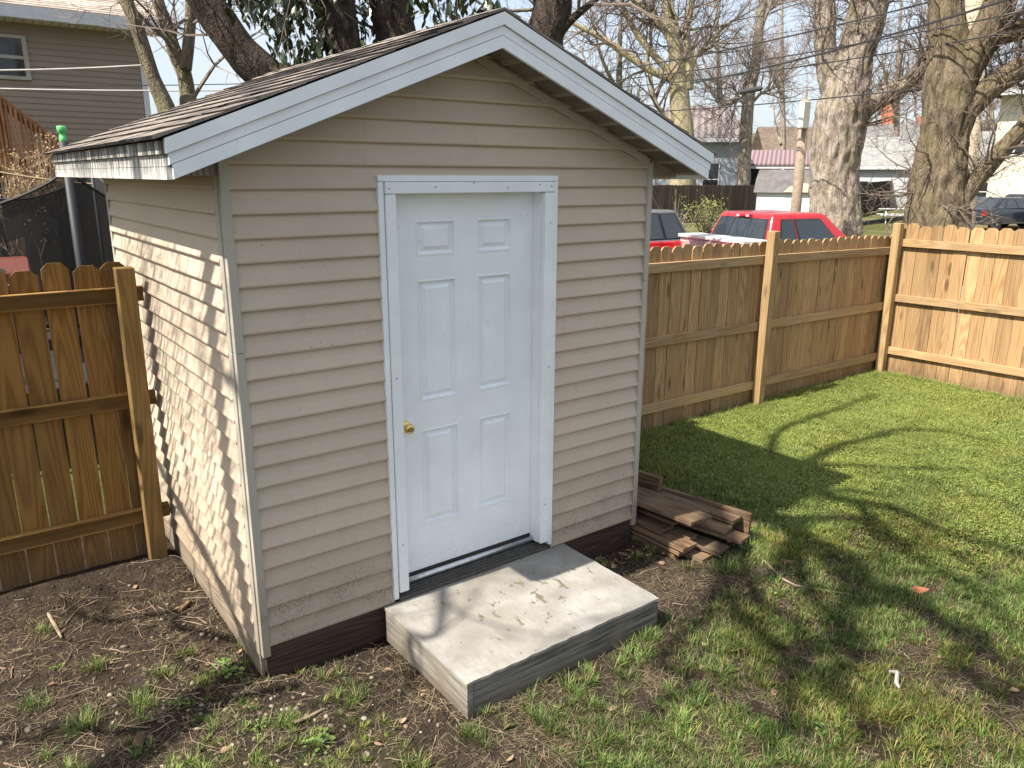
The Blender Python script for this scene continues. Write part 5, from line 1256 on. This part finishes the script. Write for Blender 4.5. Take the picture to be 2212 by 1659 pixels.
suv, P = car('grey_suv', 'dark grey SUV partly hidden behind the shed and the red pickup', suv_c, math.pi-.06, M_GREYP, 4.5, 1.82, 1.68, [(-2.2, .35), (2.25, .35), (2.3, .75), (2.1, .98), (1.2, 1.08), (-2.1, 1.08), (-2.25, .8)], (-2.12, -1.78, .55, 1.25, 1.04, 1.66), 'SUV')
for s_ in (-1, 1): MB().box((-2.24, s_*.80-.09, .85), (-2.0, s_*.80+.09, 1.12)).build('tail_lamp', M_LAMP, suv, local=True, bevel=.03)
for x_ in (-1.35, 1.4):
    for s_ in (-1, 1): wheel(suv, x_, s_*.82, .35, .22, s_)
wp = rp(2098, 480, 41.5); sd_c = Vector((wp.x+1.5, wp.y-.55, 0)); hs = math.radians(-13)
sedan, P = car('black_sedan', 'blue-black sedan seen from behind at the right edge', sd_c, hs, M_BLK, 5.0, 1.85, 1.47, [(-2.45, .32), (2.4, .32), (2.45, .6), (2.2, .8), (1.2, .95), (-1.6, 1.02), (-2.3, 1.03), (-2.48, .98), (-2.52, .6)], (-1.75, -.95, .35, 1.35, .97, 1.47))
for s_ in (-1, 1): MB().prism([(-2.50, s_*.90, .70), (-2.5, s_*.42, .74), (-2.46, s_*.40, .92), (-2.44, s_*.88, .97)], (.10, 0, 0)).build('tail_lamp', M_LAMP, sedan, local=True, bevel=.01); MB().prism([(-2.3, s_*.925, .72), (-2.5, s_*.91, .70), (-2.46, s_*.91, .95), (-2.2, s_*.925, .93)], (0, s_*.012, 0)).build('tail_lamp', M_LAMP, sedan, local=True)
MB().box((-2.525, -.93, .655), (-2.47, .93, .70)).build('chrome_strip', M_CHROME, sedan, local=True, bevel=.01)
MB().box((-2.53, -.16, .42), (-2.505, .16, .58)).build('licence_plate', M_PLATE, sedan, local=True, bevel=.005)
def bow(y_, z_, k): return [(-2.505, y_+a*k, z_+b*k) for a, b in ((-.11, -.018), (-.05, -.018), (-.035, -.035), (.055, -.035), (.045, -.018), (.11, -.018), (.125, .018), (.05, .018), (.035, .035), (-.055, .035), (-.045, .018), (-.125, .018))]
MB().prism(bow(0, .86, 1), (-.012, 0, 0)).build('emblem', M_CHROME, sedan, local=True)
MB().box((-2.512, .45-.09, .79), (-2.49, .45+.09, .84)).build('name_badge', M_CHROME, sedan, local=True); MB().box((-2.512, -.5-.04, .83), (-2.49, -.5+.04, .9)).build('name_badge', M_CHROME, sedan, local=True)
for x_ in (-1.45, 1.45):
    for s_ in (-1, 1): wheel(sedan, x_, s_*.84, .33, .22, s_)
c2 = rp(2245, 450, 44); car2, P = car('parked_car', 'second dark car cut off by the right edge beyond the sedan', Vector((c2.x+.6, c2.y, 0)), math.radians(-100), M_DARKP, 4.5, 1.85, 1.6, [(-2.2, .35), (2.25, .35), (2.3, .75), (2.1, .95), (1.2, 1.05), (-2.1, 1.05), (-2.25, .8)], (-2.05, -1.4, .55, 1.35, 1.0, 1.58))
for x_ in (-1.35, 1.4):
    for s_ in (-1, 1): wheel(car2, x_, s_*.82, .35, .22, s_)

# ------------------------------------------------------------------ buildings and fences beyond the alley
def slat_fence(name, label, A_, B_, h0, h1, mat, z0=(0, 0), pw=.14):
    A_, B_ = Vector((*A_, 0)), Vector((*B_, 0)); d = B_-A_; L_ = d.length; d.normalize(); nn = Vector((d.y, -d.x, 0)); t0 = thing(name, label, 'fence', A_)
    n = int(L_/pw); rr = random.Random(3); k0 = max(0, n-300)
    for i in range(min(n, 300)):
        p = A_+d*(pw*(i+.5)); k = i/n; hh = h0+(h1-h0)*k+rr.uniform(-.02, .02); z_ = z0[0]+(z0[1]-z0[0])*k
        m_ = SLATS.setdefault((mat.name,), picket_mesh(mat, 1.0, .132, .018, .02)); o = inst('picket', m_, t0, p+Vector((0, 0, z_))+nn*rr.uniform(-.006, .006), (0, 0, math.atan2(d.y, d.x)), (1, 1, hh-z_))
    for z_ in (.4, 1.4): MB().beam(A_+Vector((0, 0, z_+z0[0]))-nn*.05, B_+Vector((0, 0, z_+z0[1]))-nn*.05, .04, .09).build('rail', mat, t0)
    return t0
SLATS = {}
slat_fence('weathered_fence', 'long dark weathered picket fence beyond the pickup truck', (25.0, 24.4), (37.5, 23.6), 1.93, 1.88, M_GREYPICKET)
slat_fence('weathered_fence', 'nearly black sagging picket fence right of the big pale tree', (42.0, 21.9), (62.5, 29.6), 1.95, 2.12, M_BLACKPICKET, (0, .15))
M_BLUE = m_siding('blue_grey_siding', (.34, .38, .43)); M_WHITEW = m_siding('white_clapboard', (.52, .54, .56)); M_CREAM = plain('cream_stucco', (.58, .55, .44), .8, 0, .06); M_GROOF = m_shingle('pale_grey_shingle', (.14, .14, .135), (.235, .235, .225), .3); M_TAN = plain('tan_wall', (.25, .215, .175), .8)
def m_metalroof(name, a, b, sc, axis=(1, 0, 0)):
    t = NT(name); o = t.obj(); s_ = t.sep(o); w_ = t.math('SINE', t.math('MULTIPLY', s_[0], sc)); c = t.mix(t.mapr(w_, -.3, .3), a, b); return t.fin(c, .45, .2)
M_REDM = m_metalroof('striped_red_metal_roof', (.30, .225, .225), (.19, .105, .11), 21); M_BROWNM = m_metalroof('brown_standing_seam_roof', (.27, .225, .215), (.17, .135, .13), 15)
def gable_house(name, label, c, yaw, L_, Dp, eave, rise, wall, roofm, over=.4, win=(), chim=(), hip=0.0, cat='house'):
    t0 = thing(name, label, cat, c, yaw)
    MB().box((-L_/2, -Dp/2, 0), (L_/2, Dp/2, eave)).build('wall', wall, t0, local=True)
    if not hip: MB().prism([(-L_/2, -Dp/2, eave+.001), (-L_/2, Dp/2, eave+.001), (-L_/2, 0, eave+rise*.93)], (L_, 0, 0)).build('gable', wall, t0, local=True)
    x0, x1, y0, y1 = -L_/2-over, L_/2+over, -Dp/2-over, Dp/2+over; z0 = eave-.02
    h_ = hip*L_/2
    V = [(x0, y0, z0), (x1, y0, z0), (x1, y1, z0), (x0, y1, z0), (x0+h_, 0, eave+rise), (x1-h_, 0, eave+rise)]; V2 = [(a, b, z+.14) for a, b, z in V]
    rf = MB().add(V+V2, [(0, 1, 5, 4), (2, 3, 4, 5), (1, 2, 5), (3, 0, 4), (6, 10, 11, 7), (8, 11, 10, 9), (7, 11, 8), (9, 10, 6), (0, 6, 7, 1), (1, 7, 8, 2), (2, 8, 9, 3), (3, 9, 6, 0)]).build('roof', roofm, t0, local=True)
    MB().box((x0, y0-.03, z0-.14), (x1, y0+.0, z0+.10)).build('fascia', M_HTRIM, t0, local=True)
    for (a, b, w_, h__) in win:
        o = MB().box((a-w_/2, -Dp/2-.03, b), (a+w_/2, -Dp/2-.01, b+h__)).build('window', M_GLASS, t0, local=True)
        m_ = MB(); m_.box((a-w_/2-.09, -Dp/2-.05, b-.09), (a-w_/2, -Dp/2, b+h__+.09)); m_.box((a+w_/2, -Dp/2-.05, b-.09), (a+w_/2+.09, -Dp/2, b+h__+.09)); m_.box((a-w_/2+.001, -Dp/2-.05, b+h__), (a+w_/2-.001, -Dp/2, b+h__+.09)); m_.box((a-w_/2+.001, -Dp/2-.05, b-.09), (a+w_/2-.001, -Dp/2, b)); m_.box((a-w_/2+.001, -Dp/2-.045, b+h__/2-.03), (a+w_/2-.001, -Dp/2-.031, b+h__/2+.03)); m_.build('window_frame', M_HTRIM, o, local=True)
    for (a, b, w_, z_, mt) in chim:
        o = MB().box((a-w_/2, b-w_/2, eave), (a+w_/2, b+w_/2, z_)).build('chimney', mt, rf, local=True, bevel=.02)
    return t0
M_BRICK = plain('orange_red_brick', (.44, .15, .085), .9, 0, .2, 9)
M_BRICKD = plain('brown_red_brick', (.30, .12, .085), .9, 0, .2, 9)
def facing(c):                                          # yaw that turns local -y towards the camera
    return math.atan2(CAM.y-c.y, CAM.x-c.x)+math.pi/2
# blue-grey house seen past the right eave
c = rp(1500, 380, 55); c.z = 0; r_ = 55; e_ = rp(1575, 306, r_).z
gable_house('blue_house', 'blue-grey house with brown metal hip roof seen past the shed eave', c, facing(c)+.0, 5.4, 6, e_, 2.1, M_BLUE, M_BROWNM, .5, [(1.0, 1.2, .9, 1.9), (-.9, 1.2, .9, 1.9)], (), .45)
# low open carport with striped red roof
c = rp(1690, 380, 58); c.z = 0; ct = thing('red_roof_carport', 'low open carport with striped red metal roof', 'carport', c, facing(c)); z0 = rp(1690, 358, 58).z; z1 = rp(1690, 326, 60).z
MB().hexa([(-4.6, -.6, z0), (3.8, -.6, z0), (3.8, 3.4, z1), (-4.6, 3.4, z1), (-4.6, -.6, z0+.12), (3.8, -.6, z0+.12), (3.8, 3.4, z1+.12), (-4.6, 3.4, z1+.12)]).build('roof', M_REDM, ct, local=True)
MB().box((-4.5, -.55, z0-.2), (3.7, -.45, z0-.005)).build('beam', M_HTRIM, ct, local=True)
for x_ in (-4.3, -2.2, 0, 2.0, 3.6): MB().box((x_-.08, -.54, 0), (x_+.08, -.4, z0-.2)).build('post', M_HTRIM, ct, local=True)
MB().box((-4.5, 3.1, 0), (3.7, 3.3, z0+.4)).build('back_wall', M_GASKET, ct, local=True)
# brown-roofed houses further off
for u_, r_, L_, rise, lab in ((1725, 95, 9, 2.6, 'far brown-roofed house right of the slim tree'), (1660, 105, 8, 2.2, 'far low brown roof behind the carport')):
    c = rp(u_, 380, r_); c.z = 0; gable_house('far_house', lab, c, facing(c)+.25, L_, 7, rp(u_, 330, r_).z, rise, M_TAN, m_shingle('brown_far_shingle', (.085, .065, .05), (.15, .115, .09), .3), .4, [(0, 2, 1, 1.2)])
# gambrel shed with a tarp-coloured patch
c = rp(1700, 430, 41.5); c.z = 0; gs = thing('barn_shed', 'small white shed with tall dark gambrel roof and a tan patch', 'shed', c, facing(c)-.12)
wz = rp(1650, 414, 41).z; tz = rp(1690, 366, 41).z; mz = rp(1650, 385, 41).z
MB().box((-1.3, -1.0, 0), (1.5, 1.3, wz)).build('wall', M_WHITEW, gs, local=True)
dr = MB()
dr.prism([(-1.45, -1.15, wz-.03), (-1.45, -.62, tz-.45), (-1.45, .15, tz), (-1.45, .95, tz-.45), (-1.45, 1.45, wz-.03)], (3.05, 0, 0)); grf = dr.build('roof', m_shingle('dark_shed_shingle', (.11, .10, .10), (.2, .19, .185), .3), gs, local=True)
pk = lambda x_, f_: Vector((x_, -1.15+.53*f_, wz-.03+(tz-.45-wz+.03)*f_))+Vector((0, -.018, .01))
MB().add([pk(-.05, .02), pk(1.5, .02), pk(1.5, .85), pk(1.05, .62), pk(.75, .7), pk(.5, .5), pk(.2, .45)]+[pk(*q)+Vector((0, -.02, .006)) for q in ((-.05, .02), (1.5, .02), (1.5, .85), (1.05, .62), (.75, .7), (.5, .5), (.2, .45))], [(0, 1, 2, 3, 4, 5, 6), (7, 13, 12, 11, 10, 9, 8)]+[(i, (i+1) % 7, 7+(i+1) % 7, 7+i) for i in range(7)]).build('roof_patch', plain('bare_tan_sheathing', (.48, .34, .22), .9, 0, .25, 5), grf, local=True)
# white house with chimneys
r_ = 70; c = rp(1925, 380, r_); c.z = 0; e1 = rp(1925, 361, r_-5).z
gable_house('white_house', 'white clapboard house with pale grey roof behind the black fence', c+Vector((0, 0, 0)), facing(c)+.05, 9.0, 8, e1, rp(1900, 300, r_).z-e1, M_WHITEW, M_GROOF, .35, [(-2.2, .8, 1.0, 1.2)])
c = rp(1960, 380, 84); c.z = 0; e2 = rp(1960, 325, 82).z; rz_ = rp(1900, 268, 84).z
gable_house('chimney_house', 'taller pale-roofed house with three brick chimneys behind the white house', c, facing(c)-.08, 15, 9, e2, rz_-e2, M_WHITEW, M_GROOF, .4, [(-1, 4, .8, 1.0)], [(-4.1, .3, .55, rp(1885, 240, 84).z, M_BRICKD), (-2.35, .2, 1.05, rp(1925, 217, 84).z, M_BRICK), (.9, 0, 1.4, rp(1975, 252, 84).z, M_BRICKD)])
# white house porch pier and door are on the first; right hand houses
r_ = 62; c = rp(2175, 380, r_); c.z = 0
gable_house('tan_house', 'tan house with pale grey roof seen between the mossy tree limbs', c, facing(c)+.1, 8.5, 7, rp(2160, 352, r_-3).z, rp(2160, 288, r_).z-rp(2160, 352, r_-3).z, M_TAN, M_GROOF, .5, [(-1.5, .9, 1.2, 1.1)])
r_ = 56; c = rp(2290, 380, r_); c.z = 0
gable_house('cream_house', 'cream-walled tall house cut off by the right edge', c+Vector((1, 0, 0)), facing(c)-.25, 5.6, 8, rp(2200, 208, r_).z, 1.4, M_CREAM, M_GROOF, 1.0, [(-1.2, 3.6, 1.0, 1.3)])
# landscape timber and picnic table
a = gp(1830, 487, .1); b = gp(1975, 468, .1); tag(MB().beam(Vector((a.x, a.y, .1)), Vector((b.x, b.y, .1)), .2, .22).build('landscape_timber', M_BLACKPICKET, None, base=(a.x, a.y, 0)), 'dark landscape timber edging the alley behind the far corner post', 'timber')
c = rp(1940, 450, 46); pt = thing('picnic_table', 'white wooden picnic table left of the mossy tree', 'picnic table', (c.x, c.y, 0), facing(c)+.15)
for i in range(4): MB().box((-.9, -.36+.18*i, .70), (.9, -.20+.18*i, .74)).build('table_board', M_TRIM2 if False else M_HTRIM, pt, local=True)
for s_ in (-1, 1):
    for i in range(2): MB().box((-.9, s_*.66-.13+.135*i, .42), (.9, s_*.66-.01+.135*i, .46)).build('bench_board', M_HTRIM, pt, local=True)
    for x_ in (-.6, .6): MB().beam((x_, s_*.2, .7), (x_, s_*.62, 0), .09, .05, (1, 0, 0)).build('leg', M_HTRIM, pt, local=True)
for x_ in (-.6, .6): MB().box((x_-.02, -.75, .36), (x_+.02, .75, .415)).build('bench_support', M_HTRIM, pt, local=True)
# scrub against the weathered fence
M_SCRUB = plain('spring_green_leaf', (.20, .24, .05), .7, 0, .4, 20)
c = rp(1525, 478, 33); sb = thing('scrub_bush', 'yellow-green budding shrub in front of the weathered fence', 'bush', (c.x, c.y, 0)); lf = MB(); stm = MB(); rs_ = random.Random(6)
for i in range(45):
    t_ = Vector((c.x+rs_.gauss(0, .6), c.y+rs_.gauss(0, .3), rs_.uniform(.5, 1.4))); stm.tube([(c.x+rs_.gauss(0, .2), c.y, 0), t_.lerp(Vector((c.x, c.y, 0)), .4), t_], [.015, .012, .006], 4, False)
    for _ in range(26):
        q = t_+Vector((rs_.gauss(0, .16), rs_.gauss(0, .16), rs_.gauss(-.1, .2))); s_ = .045; lf.add([q+Vector((rs_.uniform(-s_, s_), rs_.uniform(-s_, s_), rs_.uniform(-s_, s_))) for _ in range(3)], [(0, 1, 2)])
stm.build('stems', M_BRANCH, sb); lf.build('foliage', M_SCRUB, sb)['kind'] = 'stuff'
c = rp(1465, 470, 28); sb = thing('bare_shrub', 'bare pale-stemmed shrub in front of the weathered fence', 'bush', (c.x, c.y, 0)); stm = MB()
for i in range(16):
    t_ = Vector((c.x+rs_.gauss(0, .7), c.y+rs_.gauss(0, .3), rs_.uniform(1.0, 2.0))); P_ = [Vector((c.x+rs_.gauss(0, .1), c.y, 0)), Vector((c.x, c.y, 0)).lerp(t_, .5)+Vector((rs_.gauss(0, .1), 0, 0)), t_]; stm.tube(P_, [.02, .014, .006], 4, False); grow(stm, P_, [.02, .014, .006], rs_, 5, .5, 0, .2, .006)
stm.build('stems', M_BRANCH_P, sb)
